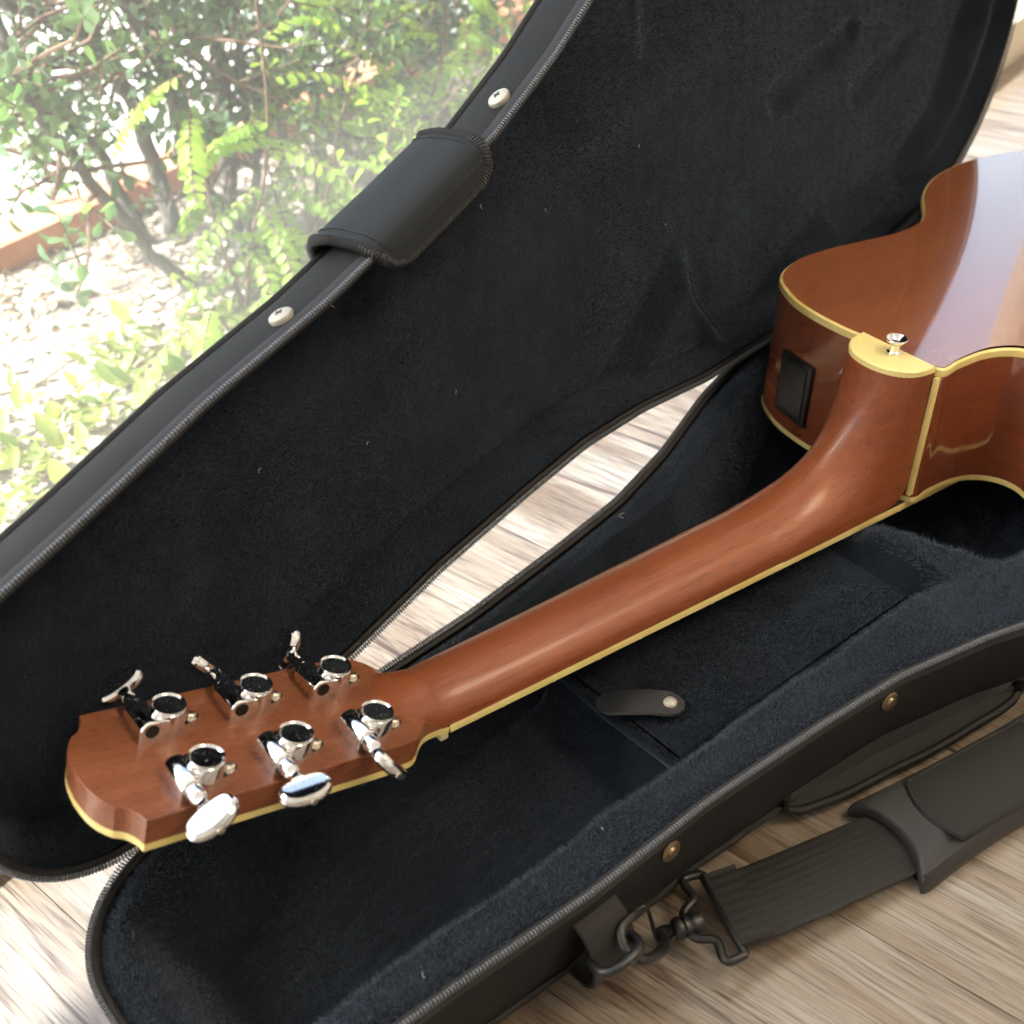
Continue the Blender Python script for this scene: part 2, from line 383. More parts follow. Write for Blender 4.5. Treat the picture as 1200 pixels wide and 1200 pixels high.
def lathe(c, ax, prof, n=24):
    """prof: list of (distance along ax, radius)"""
    c = np.asarray(c, float); ax = unit(ax); a = unit(np.cross(ax, (0.3, 0.9, 0.2) if abs(ax[1]) < 0.9 else (1, 0, 0))); b = np.cross(ax, a)
    V = []; F = []
    for h, r in prof:
        for j in range(n):
            q = 2 * math.pi * j / n
            V.append(c + ax * h + (a * math.cos(q) + b * math.sin(q)) * max(r, 1e-5))
    for i in range(len(prof) - 1):
        for j in range(n):
            j2 = (j + 1) % n; F.append((i * n + j, i * n + j2, (i + 1) * n + j2, (i + 1) * n + j))
    F.append(tuple(range(n - 1, -1, -1))); F.append(tuple((len(prof) - 1) * n + j for j in range(n)))
    return V, F
def loft(S, closed=True, caps=True):
    S = [np.asarray(s) for s in S]; n = len(S[0]); V = [v for s in S for v in s]; F = []
    m_ = n if closed else n - 1
    for i in range(len(S) - 1):
        for j in range(m_):
            j2 = (j + 1) % n; F.append((i * n + j, i * n + j2, (i + 1) * n + j2, (i + 1) * n + j))
    if caps and closed: F.append(tuple(range(n - 1, -1, -1))); F.append(tuple((len(S) - 1) * n + j for j in range(n)))
    return V, F
def catmull(P, per=8, closed=True):
    P = np.array(P, float); n = len(P); out = []
    rngi = range(n) if closed else range(n - 1)
    for i in rngi:
        if closed: p0, p1, p2, p3 = P[(i - 1) % n], P[i], P[(i + 1) % n], P[(i + 2) % n]
        else: p0, p1, p2, p3 = P[max(i - 1, 0)], P[i], P[i + 1], P[min(i + 2, n - 1)]
        for k in range(per):
            t = k / per
            out.append(0.5 * ((2 * p1) + (-p0 + p2) * t + (2 * p0 - 5 * p1 + 4 * p2 - p3) * t * t + (-p0 + 3 * p1 - 3 * p2 + p3) * t ** 3))
    if not closed: out.append(P[-1])
    return np.array(out)
def offset2(P, d):
    """closed polygon, positive d = outward for counter-clockwise order"""
    T = np.roll(P, -1, 0) - np.roll(P, 1, 0); T /= np.linalg.norm(T, axis=1)[:, None] + 1e-12
    return P + d * np.c_[T[:, 1], -T[:, 0]]
def sstep(x, a, b):
    t = np.clip((x - a) / (b - a), 0, 1); return t * t * (3 - 2 * t)
def noise2(x, y, seed=0, octs=4, f=1.0):
    r = np.random.default_rng(seed); out = np.zeros_like(x, dtype=float); amp = 1.0
    for o in range(octs):
        for k in range(4):
            a = r.uniform(0, 2 * np.pi); ph = r.uniform(0, 6.28); ff = f * (2 ** o) * r.uniform(0.7, 1.3)
            out += amp * np.sin((x * np.cos(a) + y * np.sin(a)) * ff + ph) / 4
        amp *= 0.55
    return out

# ------------------------------------------------------------------ the setting: floor, room, window
floor = MB(); floor.put(*uvbox(-1.6, 3.0, -2.6, 0.239, -0.05, -0.0092))
floor_o = floor.obj("floor", M_DARK, None, kind="structure")
pw, gap = 0.128, 0.0005
unit_plank = None
row = 0
v_end = 0.2388
def plank_mesh():
    bm = bmesh.new(); bmesh.ops.create_cube(bm, size=1.0)
    for v in bm.verts: v.co = Vector((v.co.x * (pw - gap), v.co.y, v.co.z * 0.009))
    top = [e for e in bm.edges if all(v.co.z > 0 for v in e.verts) and abs(e.verts[0].co.y - e.verts[1].co.y) > 0.5]
    me = bpy.data.meshes.new("plank"); bm.to_mesh(me); bm.free(); me.materials.append(M_FLOOR); return me
plank_me = plank_mesh()
stag = [0.31, 0.92, 0.05, 0.66, 0.21, 1.02, 0.48, 0.80]
for k in range(-12, 22):
    uc = 0.095 - pw / 2 + k * pw
    v1 = v_end; ln = stag[k % 8] * 0.9 + 0.25
    while v1 > -1.5:
        v0 = max(v1 - ln, -1.6)
        o = bpy.data.objects.new("plank", plank_me); col.objects.link(o); o.parent = floor_o
        c = uv(uc, (v0 + v1) / 2, -0.0045); o.location = c; o.rotation_euler = (0, 0, A10); o.scale = (1, (v1 - v0) - gap, 1)
        v1 = v0; ln = 1.2
room_u0, room_u1, room_v0 = -1.6, 3.0, -2.6
MB().put(*uvbox(room_u0 - 0.1, room_u0, room_v0, 0.30, 0, 2.4)).obj("wall_left", M_WALL, kind="structure", smooth=False)
MB().put(*uvbox(room_u1, room_u1 + 0.1, room_v0, 0.30, 0, 2.4)).obj("wall_right", M_WALL, kind="structure", smooth=False)
MB().put(*uvbox(room_u0 - 0.1, room_u1 + 0.1, room_v0 - 0.1, room_v0, 0, 2.4)).obj("wall_back", M_WALL, kind="structure", smooth=False)
MB().put(*uvbox(room_u0 - 0.1, room_u1 + 0.1, room_v0 - 0.1, 0.30, 2.401, 2.5)).obj("ceiling", M_CEIL, kind="structure", smooth=False)
MB().put(*uvbox(room_u0 - 1.5, room_u1 + 1.5, 0.301, 1.17, 2.36, 2.46)).obj("added_sunshade_eave", M_CEIL, kind="structure", smooth=False)  # eave added out of view to keep direct sun off the interior
MB().put(*uvbox(room_u0 - 0.1, room_u1 + 0.1, 0.229, 0.299, 2.26, 2.399)).obj("wall_above_window", M_WALL, kind="structure", smooth=False)

win = bpy.data.objects.new("window", None); col.objects.link(win); win.location = uv(0.9, 0.26, 0)
win["label"] = "floor-length glazed window with beige frame behind the open case lid"; win["category"] = "window"
def wpart(name, V, F, mt, **kw):
    o = obj(name, np.array(V) - np.array(win.location), F, mt, win, **kw); return o
bm_ = uvbox(room_u0, room_u1, 0.240, 0.29, -0.02, 0.055, 0.004); wpart("bottom_rail", *bm_, M_FRAME)
for us in (-0.95, 1.86, 2.9):
    wpart("stile", *uvbox(us - 0.035, us + 0.035, 0.235, 0.285, 0.056, 2.258, 0.004), M_FRAME)
wpart("glass_pane", *uvbox(-0.914, 1.824, 0.258, 0.262, 0.0555, 2.2585), M_GLASS, smooth=False)
wpart("glass_pane", *uvbox(1.896, 2.864, 0.258, 0.262, 0.0555, 2.2585), M_GLASS, smooth=False)

lamp = bpy.data.objects.new("added_fill_fixture", None); col.objects.link(lamp); lamp.location = uv(0.9, -1.5, 2.4)  # housing made up for the added fill light
lamp["label"] = "round housing of the added fill light on the ceiling, out of view"; lamp["category"] = "lamp"
obj("rim", *lathe((0, 0, 0), (0, 0, -1), [(0, 0.60), (0.05, 0.60), (0.06, 0.59), (0.06, 0.57), (0.02, 0.57)], 40), M_WALL, lamp)

# ------------------------------------------------------------------ case outline (metres; s along the case, w half width)
KN = np.array([-160, -80, 0, 80, 160, 220, 280, 350, 450, 600, 690]) / 1000
KW = np.array([85.6, 90.2, 97.2, 98.7, 106.3, 114.0, 130.2, 156.8, 183.6, 206.7, 213]) / 1000
_s = np.linspace(-0.2, 0.9, 2201)
_w = np.interp(_s, KN, KW)
_k = np.exp(-np.linspace(-2.5, 2.5, 61) ** 2); _k /= _k.sum()
_w = np.convolve(np.pad(_w, 30, mode='edge'), _k, 'valid')
tipm = _s < -0.13
_w[tipm] = 0.0172 + np.sqrt(np.maximum(0.07 ** 2 - (-0.13 - _s[tipm]) ** 2, 0)) + (_w[tipm] - 0.0872) * np.clip((_s[tipm] + 0.2) / 0.07, 0, 1)
tl = _s > 0.69
_w[tl] = 0.213 * np.sqrt(np.maximum(1 - ((_s[tl] - 0.69) / 0.2052) ** 2, 0)); _w[-1] = 0
_w = np.maximum(_w - 0.0030, 0.0)
def HW(s): return np.interp(s, _s, _w)
def stations(n):
    a = np.linspace(0, 1, n); base = -0.2 + 1.0952 * a
    # crowd towards both ends
    t = np.concatenate([-0.2 + 0.07 * (1 - np.cos(np.linspace(0, np.pi / 2, 16)))[:-1], np.linspace(-0.13, 0.69, n), 0.69 + 0.2052 * np.sin(np.linspace(0, np.pi / 2, 24))[1:]])
    return t
ST = stations(200)
out_far = np.c_[ST, HW(ST)]; out_near = np.c_[ST[::-1], -HW(ST[::-1])]
OUT = np.vstack([out_near[:-1], out_far[:-1] if out_far[-1, 1] == 0 else out_far])
# tidy duplicates; counter-clockwise (near side runs +s first)
OUT = np.vstack([np.c_[ST, -HW(ST)], np.c_[ST[::-1], HW(ST[::-1])]])
keep = [0]
for i in range(1, len(OUT)):
    if np.linalg.norm(OUT[i] - OUT[keep[-1]]) > 5e-4: keep.append(i)
OUT = OUT[keep]
if np.linalg.norm(OUT[0] - OUT[-1]) < 5e-4: OUT = OUT[:-1]
seg = np.linalg.norm(np.roll(OUT, -1, 0) - OUT, axis=1); PER = seg.sum(); CUM = np.r_[0, np.cumsum(seg)]
def along(d):
    d = d % PER; X = np.r_[OUT[:, 0], OUT[0, 0]]; Y = np.r_[OUT[:, 1], OUT[0, 1]]
    return np.c_[np.interp(d, CUM, X), np.interp(d, CUM, Y)]

RIM = 0.080
def baseP(s, w_, z): return np.stack([np.asarray(s) + 0 * np.asarray(z), np.asarray(w_) + 0 * np.asarray(z), np.asarray(z) + RIM + 0 * np.asarray(s)], -1)
LO = np.array([-0.01899, 0.11006, 0.11133 + RIM]); LA = np.array([0.97373, 0.15465, 0.16713]); LH = np.array([-0.18025, 0.07500, 0.98076]); LN = np.array([0.13914, -0.98512, 0.10091])
def lidP(s, w_, z):   # z: height above the lid's rim plane towards the viewer (negative = into the lid)
    s, w_, z = np.broadcast_arrays(np.asarray(s, float), np.asarray(w_, float), np.asarray(z, float))
    return LO + s[..., None] * LA + w_[..., None] * LH + z[..., None] * LN

case = bpy.data.objects.new("guitar_case", None); col.objects.link(case)
case["label"] = "open black padded guitar case, lid raised against the window, guitar inside"; case["category"] = "guitar case"

def shell(P, prof, name, flip):
    """prof: list of (outward offset, z)"""
    S = []
    for d, z in prof:
        q = offset2(OUT, d); S.append(P(q[:, 0], q[:, 1], np.full(len(q), z)))
    V, F = loft(S, True, False)
    n = len(OUT); last = (len(prof) - 1) * n
    F.append(tuple(last + j for j in range(n)))
    if flip: F = [f[::-1] for f in F]
    return obj(name, V, F, M_SHELL, case, auto=35)
base_prof = [(-0.003, 0.0005), (0.001, 0.0), (0.0015, -0.004), (0.0005, -0.018), (-0.002, -0.036), (-0.006, -0.054), (-0.0095, -0.066), (-0.013, -0.073), (-0.020, -0.078), (-0.035, -0.0785)]
base_shell = shell(baseP, base_prof, "base_shell", True); base_shell["label"] = "black nylon lower half of the guitar case"
lid_prof = [(-0.003, 0.0005), (0.001, 0.0), (0.0015, -0.004), (-0.0005, -0.018), (-0.004, -0.034), (-0.0085, -0.045), (-0.014, -0.049), (-0.03, -0.052), (-0.07, -0.056)]
lid_shell = shell(lidP, lid_prof, "lid_shell", False); lid_shell["label"] = "raised black nylon lid of the guitar case"
def ring(P, d, z, r, name, mt, parent, n=8):
    q = offset2(OUT, d); C = P(q[:, 0], q[:, 1], np.full(len(q), z)); C = np.vstack([C, C[:1]])
    V, F = tube(C, r, n, False); return obj(name, V, F, mt, parent)
ring(baseP, -0.0088, -0.0655, 0.0026, "bottom_piping", M_VINYL, base_shell)
ring(lidP, -0.0095, -0.0465, 0.0027, "edge_piping", M_VINYL, lid_shell)
# zipper tapes and coils
def zipper(P, parent, sgn):
    S = []
    for d, z in [(0.0018, -0.0060), (0.0022, -0.003), (0.0014, 0.0004), (-0.0010, 0.0014), (-0.0024, 0.0010), (-0.0034, 0.0000)]:
        q = offset2(OUT, d); S.append(P(q[:, 0], q[:, 1], np.full(len(q), z)))
    V, F = loft(S, True, False)
    if sgn > 0: F = [f[::-1] for f in F]
    tape = obj("zipper_tape", V, F, M_TAPE, parent)
    pitch = 0.0018; n = int(PER / pitch); d = np.arange(n) * PER / n
    p = along(d); p2 = along(d + 0.0008); t = p2 - p; t /= np.linalg.norm(t, axis=1)[:, None]; nn = np.c_[t[:, 1], -t[:, 0]]
    V = []; F = []
    cube = [(-1, -1, -1), (1, -1, -1), (1, 1, -1), (-1, 1, -1), (-0.7, -0.7, 1), (0.7, -0.7, 1), (0.7, 0.7, 1), (-0.7, 0.7, 1)]
    cf = [(0, 3, 2, 1), (4, 5, 6, 7), (0, 1, 5, 4), (1, 2, 6, 5), (2, 3, 7, 6), (3, 0, 4, 7)]
    for i in range(n):
        k = len(V)
        for a, b, c in cube:
            q = p[i] + t[i] * a * 0.00050 + nn[i] * (0.0013 + b * 0.0016)
            V.append(P(q[0], q[1], 0.0023 + c * 0.0010).reshape(3))
        F += [tuple(j + k for j in f) for f in cf]
    o = obj("zipper_teeth", V, F, M_TEETH, parent, smooth=False); o["kind"] = "stuff"
zipper(baseP, base_shell, 1); zipper(lidP, lid_shell, -1)

# ------------------------------------------------------------------ lining height fields
GT = 150
tt = np.sin(np.linspace(-np.pi / 2, np.pi / 2, GT)) * 0.35 + np.linspace(-1, 1, GT) * 0.65
LS = np.concatenate([-0.2 + 0.07 * (1 - np.cos(np.linspace(0, np.pi / 2, 18)))[:-1], np.linspace(-0.13, 0.69, 300), 0.69 + 0.2052 * np.sin(np.linspace(0, np.pi / 2, 26))[1:]])
def seg_dist(X, Y):
    """distance to the outline, inside"""
    pts = along(np.arange(0, PER, 0.004)); d = np.full(X.shape, 9.0)
    for a, b in pts: d = np.minimum(d, np.hypot(X - a, Y - b))
    return d
SS, TT = np.meshgrid(LS, tt, indexing='ij'); HWm = np.maximum(HW(SS) - 0.0035, 0.0); YY = TT * HWm
SSc = np.clip(SS, -0.1965, 0.8915)
DIST = seg_dist(SSc, YY)
def grid_faces(n, m_, flip=False):
    F = []
    for i in range(n - 1):
        for j in range(m_ - 1):
            q = (i * m_ + j, (i + 1) * m_ + j, (i + 1) * m_ + j + 1, i * m_ + j + 1); F.append(q[::-1] if flip else q)
    return F
# --- base: inner wall line
near_in = lambda x: np.interp(x, [-0.2, -0.12, -0.02, 0.04, 0.124, 0.20, 0.281, 0.325, 0.367, 0.42, 0.52, 0.6, 0.9], [-0.040, -0.052, -0.062, -0.060, -0.068, -0.070, -0.074, -0.084, -0.096, -0.128, -0.150, -0.178, -0.196])
far_in = lambda x: np.interp(x, [-0.2, -0.12, 0.0, 0.1, 0.25, 0.33, 0.37, 0.42, 0.52, 0.6, 0.9], [0.048, 0.058, 0.070, 0.074, 0.088, 0.112, 0.134, 0.158, 0.160, 0.185, 0.198])
def base_height(X, Y, D):
    wob = 0.0016 * noise2(X, Y, 3, 4, 60.0) + 0.0007 * noise2(X, Y, 9, 3, 330.0)
    ni = near_in(X) + 0.002 * noise2(X, Y * 0, 5, 3, 40.0); fi = far_in(X)
    floor_z = -0.064
    inside = sstep(Y, ni - 0.006, ni + 0.016) * (1 - sstep(Y, fi - 0.014, fi + 0.004)) * sstep(X, -0.176, -0.145)
    tail = 1 - sstep(X, 0.86, 0.875); inside *= tail
    # lip: rounded roll, low at the zip, up in the middle
    lip = -0.004 + 0.004 * sstep(D, 0.0, 0.012) - 0.004 * sstep(D, 0.028, 0.06)
    # at the head end the lining slopes gently
    head = 1 - sstep(X, -0.15, -0.06)
    lip -= head * 0.016 * sstep(D, 0.01, 0.045)
    # compartment block and shoulder
    comp = sstep(X, 0.084, 0.112) * (1 - sstep(X, 0.312, 0.318)) * sstep(Y, -0.068, -0.060) * (1 - sstep(Y, 0.05, 0.06))
    shoulder = sstep(X, 0.302, 0.316) * (1 - sstep(X, 0.322 - 0.25 * (Y + 0.017), 0.338 - 0.25 * (Y + 0.017)))
    nk = np.abs(Y - (0.036 - 0.064 * X))
    sh_z = -0.003 - 0.014 * (1 - sstep(nk, 0.022, 0.040))
    z_in = floor_z + (-0.0285 - floor_z) * comp
    z_in = z_in + (sh_z - z_in) * shoulder
    z = lip + (z_in - lip) * inside
    return z + wob * sstep(D, 0.002, 0.02)
ZB = base_height(SSc, YY, DIST)
Vb = baseP(SS, YY, ZB).reshape(-1, 3)
base_lining = obj("base_lining", Vb, grid_faces(*SS.shape), M_PLUSH, case, auto=80)
base_lining["label"] = "black plush lining of the lower case half"
# --- lid
def lid_height(X, Y, D):
    wob = 0.0011 * noise2(X, Y, 13, 4, 50.0) + 0.00012 * noise2(X, Y, 19, 3, 300.0)
    deep = -0.033
    z = -0.001 + (deep + 0.001) * sstep(D, 0.002, 0.016)
    # body shaped inner wall (waist) towards the hinge and its mirror
    for sg in (-1, 1):
        win_ = np.interp(X, [0.36, 0.396, 0.414, 0.447, 0.515, 0.569, 0.681, 0.764, 0.83, 0.9], [0.06, 0.147, 0.167, 0.178, 0.163, 0.160, 0.188, 0.165, 0.10, 0.0])
        ledge = sstep(sg * Y, win_ - 0.010, win_ + 0.020) * sstep(X, 0.370, 0.400) * sstep(D, 0.004, 0.018)
        z = z + ledge * 0.019
        # shoulder wedge between the neck channel and the upper bout
        inner = np.interp(X, [0.15, 0.2, 0.273, 0.383], [0.112, 0.110, 0.120, 0.072])
        wedge = sstep(sg * Y, inner - 0.008, inner + 0.024) * (1 - sstep(X, 0.372 + 0.10 * np.maximum(sg * Y - 0.11, 0), 0.400 + 0.10 * np.maximum(sg * Y - 0.11, 0))) * sstep(X, 0.17, 0.25) * sstep(D, 0.004, 0.018)
        z = z + wedge * 0.015
    # shallow ridge of the neck channel in the middle
    z += 0.003 * (sstep(Y, 0.020, 0.055) * (1 - sstep(Y, 0.06, 0.1))) * sstep(X, -0.02, 0.06) * (1 - sstep(X, 0.40, 0.46))
    # pressed dents left by the guitar
    for (x0, y0, x1, y1, wd, dp) in ((0.529, -0.033, 0.636, -0.035, 0.009, 0.0055), (0.642, -0.088, 0.721, -0.087, 0.010, 0.0055)):
        ax, ay = x1 - x0, y1 - y0; Ls = ax * ax + ay * ay; tq = np.clip(((X - x0) * ax + (Y - y0) * ay) / Ls, 0, 1)
        dd = np.hypot(X - x0 - tq * ax, Y - y0 - tq * ay); z -= dp * (1 - sstep(dd, wd * 0.3, wd * 1.7))
    return z + wob * sstep(D, 0.004, 0.03)
ZL = lid_height(SSc, YY, DIST)
Vl = lidP(SS, YY, ZL).reshape(-1, 3)
lid_lining = obj("lid_lining", Vl, grid_faces(*SS.shape), M_PLUSH, case, auto=80)
lid_lining["label"] = "black velour lining of the raised lid"

# --- pile of the plush on the near lip and the shoulder: short blades
def pile(n, xr, yr, cond, name):
    X = rng.uniform(*xr, n); Y = rng.uniform(*yr, n)
    hw_ = HW(X); ok = (np.abs(Y) < hw_ - 0.004); X, Y = X[ok], Y[ok]
    D = seg_dist(X, Y); Z = base_height(X, Y, D); ok = cond(X, Y, Z, D); X, Y, Z, D = X[ok], Y[ok], Z[ok], D[ok]
    e = 0.001; gx = (base_height(X + e, Y, D) - Z) / e; gy = (base_height(X, Y + e, seg_dist(X, Y + e)) - Z) / e
    Nn = np.c_[-np.clip(gx, -2, 2), -np.clip(gy, -2, 2), np.ones_like(X)]; Nn /= np.linalg.norm(Nn, axis=1)[:, None]
    k = len(X); swirl = np.c_[noise2(X, Y, 21, 2, 45.0), noise2(X, Y, 22, 2, 45.0), np.zeros(k)]
    dr = Nn + swirl * 0.7 + rng.normal(0, 0.28, (k, 3)); dr /= np.linalg.norm(dr, axis=1)[:, None]
    ln = rng.uniform(0.0022, 0.0042, k); side = np.cross(dr, rng.normal(0, 1, (k, 3))); side /= np.linalg.norm(side, axis=1)[:, None]
    P0 = baseP(X, Y, Z - 0.0004); wd = 0.00022
    V = np.empty((k * 3, 3)); V[0::3] = P0 - side * wd; V[1::3] = P0 + side * wd; V[2::3] = P0 + dr * ln[:, None]
    me = bpy.data.meshes.new(name); me.vertices.add(k * 3); me.loops.add(k * 3); me.polygons.add(k)
    me.vertices.foreach_set("co", V.ravel()); me.loops.foreach_set("vertex_index", np.arange(k * 3)); me.polygons.foreach_set("loop_start", np.arange(k) * 3)
    me.materials.append(M_PILE); me.update(calc_edges=True)
    o = add(name, me, base_lining); o["kind"] = "stuff"; return k
pile(230000, (-0.20, 0.46), (-0.19, 0.10), lambda X, Y, Z, D: (Z > -0.026) & ((Y < 0.0) | (X > 0.29) | (X < -0.12)) & ~((X > 0.10) & (X < 0.312) & (Y > -0.063)), "plush_pile")

def nap(VG, shape, n, sel, lean, parent, seed, lmin=0.0009, lmax=0.0019):
    """short velour fibres standing on a lining grid, brushed this way and that"""
    r = np.random.default_rng(seed); A = VG.reshape(*shape, 3); ni, nj = shape
    a, b, c = A[:-1, :-1], A[1:, :-1], A[:-1, 1:]; ar = np.linalg.norm(np.cross(b - a, c - a), axis=2); ok = sel(SSc[:-1, :-1], YY[:-1, :-1], DIST[:-1, :-1]); pr = (ar * ok).ravel(); pr /= pr.sum()
    idx = r.choice(len(pr), n, p=pr); i_, j_ = np.divmod(idx, nj - 1); fu, fv = r.uniform(0, 1, (2, n, 1))
    P0 = A[i_, j_] + (A[i_ + 1, j_] - A[i_, j_]) * fu + (A[i_, j_ + 1] - A[i_, j_]) * fv
    nr = np.cross(A[i_ + 1, j_] - A[i_, j_], A[i_, j_ + 1] - A[i_, j_]); nr /= np.linalg.norm(nr, axis=1)[:, None] + 1e-12
    x, y = SSc[i_, j_], YY[i_, j_]; tu = A[i_ + 1, j_] - A[i_, j_]; tu /= np.linalg.norm(tu, axis=1)[:, None] + 1e-12; tv = np.cross(nr, tu)
    sw1 = noise2(x, y, seed + 1, 4, 16.0); sw2 = noise2(x, y, seed + 2, 4, 16.0)
    d = nr + lean * (tu * sw1[:, None] + tv * sw2[:, None]) + r.normal(0, 0.22, (n, 3)); d /= np.linalg.norm(d, axis=1)[:, None]
    sd_ = np.cross(d, r.normal(0, 1, (n, 3))); sd_ /= np.linalg.norm(sd_, axis=1)[:, None]
    V = np.empty((n * 3, 3)); V[0::3] = P0 - sd_ * 0.00017; V[1::3] = P0 + sd_ * 0.00017; V[2::3] = P0 + d * r.uniform(lmin, lmax, (n, 1))
    me = bpy.data.meshes.new("velour_nap"); me.vertices.add(n * 3); me.loops.add(n * 3); me.polygons.add(n)
    me.vertices.foreach_set("co", V.ravel()); me.loops.foreach_set("vertex_index", np.arange(n * 3)); me.polygons.foreach_set("loop_start", np.arange(n) * 3)
    me.materials.append(M_VELOUR); me.update(calc_edges=True); add("velour_nap", me, parent)["kind"] = "stuff"
M_VELOUR = bpy.data.materials.new("velour_fibre"); M_VELOUR.use_nodes = True; _b = M_VELOUR.node_tree.nodes["Principled BSDF"]
_b.inputs["Base Color"].default_value = (0.0125, 0.0200, 0.0340, 1); _b.inputs["Roughness"].default_value = 0.7; _b.inputs["Specular IOR Level"].default_value = 0.35
nap(Vl, SS.shape, 330000, lambda X, Y, D: (X > -0.2) & (X < 0.86) & (D > 0.0005), 1.35, lid_lining, 301)
nap(Vb, SS.shape, 150000, lambda X, Y, D: (X < 0.5) & (D > 0.0005), 0.9, base_lining, 305, 0.0012, 0.0024)

# --- accessory compartment lid with its tab
cl = catmull([(0.103, -0.0555), (0.18, -0.0600), (0.312, -0.0670), (0.3105, -0.02), (0.3085, 0.045), (0.20, 0.047), (0.104, 0.045), (0.1015, 0.0)], 1)
def slab(P2, z0, z1, rnd=0.002):
    S = [np.c_[offset2(P2, -rnd * 0.4), np.full(len(P2), z0)], np.c_[P2, np.full(len(P2), z0 + rnd)], np.c_[P2, np.full(len(P2), z1 - rnd)], np.c_[offset2(P2, -rnd * 0.5), np.full(len(P2), z1 - rnd * 0.25)], np.c_[offset2(P2, -rnd * 1.6), np.full(len(P2), z1)]]
    return loft(S)
def dense(P2, step=0.004):
    P2 = np.asarray(P2); out = []
    for i in range(len(P2)):
        a, b = P2[i], P2[(i + 1) % len(P2)]; k = max(1, int(np.linalg.norm(b - a) / step))
        out += [a + (b - a) * j / k for j in range(k)]
    return np.array(out)
clp = dense(cl)
V, F = slab(clp, RIM - 0.036, RIM - 0.026, 0.0035)
V = np.array(V)
comp = obj("compartment_lid", V, F, M_PLUSH, case, auto=60); comp["label"] = "flat plush lid of the accessory compartment under the neck"
k = 60000; X = rng.uniform(0.103, 0.311, k); Y = rng.uniform(-0.067, 0.045, k); ok = Y > np.interp(X, [0.103, 0.18, 0.312], [-0.0550, -0.0595, -0.0665]); X, Y = X[ok], Y[ok]; k = len(X)
dr = np.c_[0.9 * noise2(X, Y, 61, 3, 55.0) + rng.normal(0, 0.3, k) - 0.3, 0.9 * noise2(X, Y, 62, 3, 55.0) + rng.normal(0, 0.3, k), np.ones(k)]; dr /= np.linalg.norm(dr, axis=1)[:, None]
sdv = np.cross(dr, rng.normal(0, 1, (k, 3))); sdv /= np.linalg.norm(sdv, axis=1)[:, None]; P0 = np.c_[X, Y, np.full(k, RIM - 0.0264)]
V = np.empty((k * 3, 3)); V[0::3] = P0 - sdv * 0.00022; V[1::3] = P0 + sdv * 0.00022; V[2::3] = P0 + dr * rng.uniform(0.0012, 0.0026, k)[:, None]
me = bpy.data.meshes.new("lid_pile"); me.vertices.add(k * 3); me.loops.add(k * 3); me.polygons.add(k)
me.vertices.foreach_set("co", V.ravel()); me.loops.foreach_set("vertex_index", np.arange(k * 3)); me.polygons.foreach_set("loop_start", np.arange(k) * 3)
M_NAP = bpy.data.materials.new("short_nap"); M_NAP.use_nodes = True; _b = M_NAP.node_tree.nodes["Principled BSDF"]
_b.inputs["Base Color"].default_value = (0.014, 0.017, 0.021, 1); _b.inputs["Roughness"].default_value = 0.9; _b.inputs["Specular IOR Level"].default_value = 0.15
me.materials.append(M_NAP); me.update(calc_edges=True); add("plush_nap", me, comp)["kind"] = "stuff"
# leather tab: rounded strip curving up
ta_, tb_ = np.array([0.100, 0.007]), np.array([0.134, -0.031]); td = unit(tb_ - ta_); tn = np.array([-td[1], td[0]])
S = []
for q in np.linspace(0, 1, 15):
    c = ta_ + (tb_ - ta_) * q; hw_ = 0.0098 * math.sqrt(max(0.02, 1 - max(0, (q - 0.78) / 0.235) ** 2)) * math.sqrt(max(0.03, 1 - max(0, (0.25 - q) / 0.26) ** 2)); zz = RIM - 0.0232 + 0.0045 * math.sin(q * 2.6)
    S.append([(*(c + tn * hw_ * a), zz + b) for a, b in ((-1, 0), (-0.9, 0.0011), (0, 0.0016), (0.9, 0.0011), (1, 0), (0, -0.0004))])
tab = obj("leather_tab", *loft(S), M_LEATHER, comp)
obj("snap_button", *lathe((*(ta_ + (tb_ - ta_) * 0.84), RIM - 0.0232 + 0.0045), (0.05, 0.05, 1), [(-0.001, 0.0042), (0.0008, 0.0042), (0.002, 0.0034), (0.0026, 0.0018), (0.0027, 0)], 20), M_NICKELW, comp)

# --- loose threads and lint caught in the velour
M_LINT = plain("lint_thread", (0.42, 0.38, 0.33), 0.8)
def lint(items, P, hfun, parent, seed):
    r = np.random.default_rng(seed); mb = MB()
    for x, y, ln in items:
        an = r.uniform(0, 6.28); q = []
        for k in range(6):
            xx, yy = x + math.cos(an) * ln * k / 5, y + math.sin(an) * ln * k / 5; an += r.normal(0, 0.35)
            d = float(seg_dist(np.array([xx]), np.array([yy]))[0]); z = float(hfun(np.array([xx]), np.array([yy]), np.array([d]))[0]); q.append(P(xx, yy, z + 0.0012).reshape(3))
        mb.put(*tube(q, 0.00022, 5))
    o = mb.obj("lint", M_LINT, parent); o["kind"] = "stuff"
r_l = np.random.default_rng(77)
lint([(0.098, 0.082, 0.012), (0.02, 0.02, 0.003), (0.16, -0.03, 0.003), (0.22, 0.06, 0.003), (0.27, 0.03, 0.003)] + [(r_l.uniform(-0.12, 0.5), r_l.uniform(-0.06, 0.08), r_l.uniform(0.0015, 0.003)) for _ in range(3)], lidP, lid_height, lid_lining, 5)
lint([(0.215, 0.100, 0.007), (0.20, -0.072, 0.004), (0.158, -0.070, 0.004)] + [(r_l.uniform(-0.15, 0.36), r_l.uniform(-0.085, -0.05), r_l.uniform(0.0015, 0.0035)) for _ in range(5)], baseP, base_height, base_lining, 6)

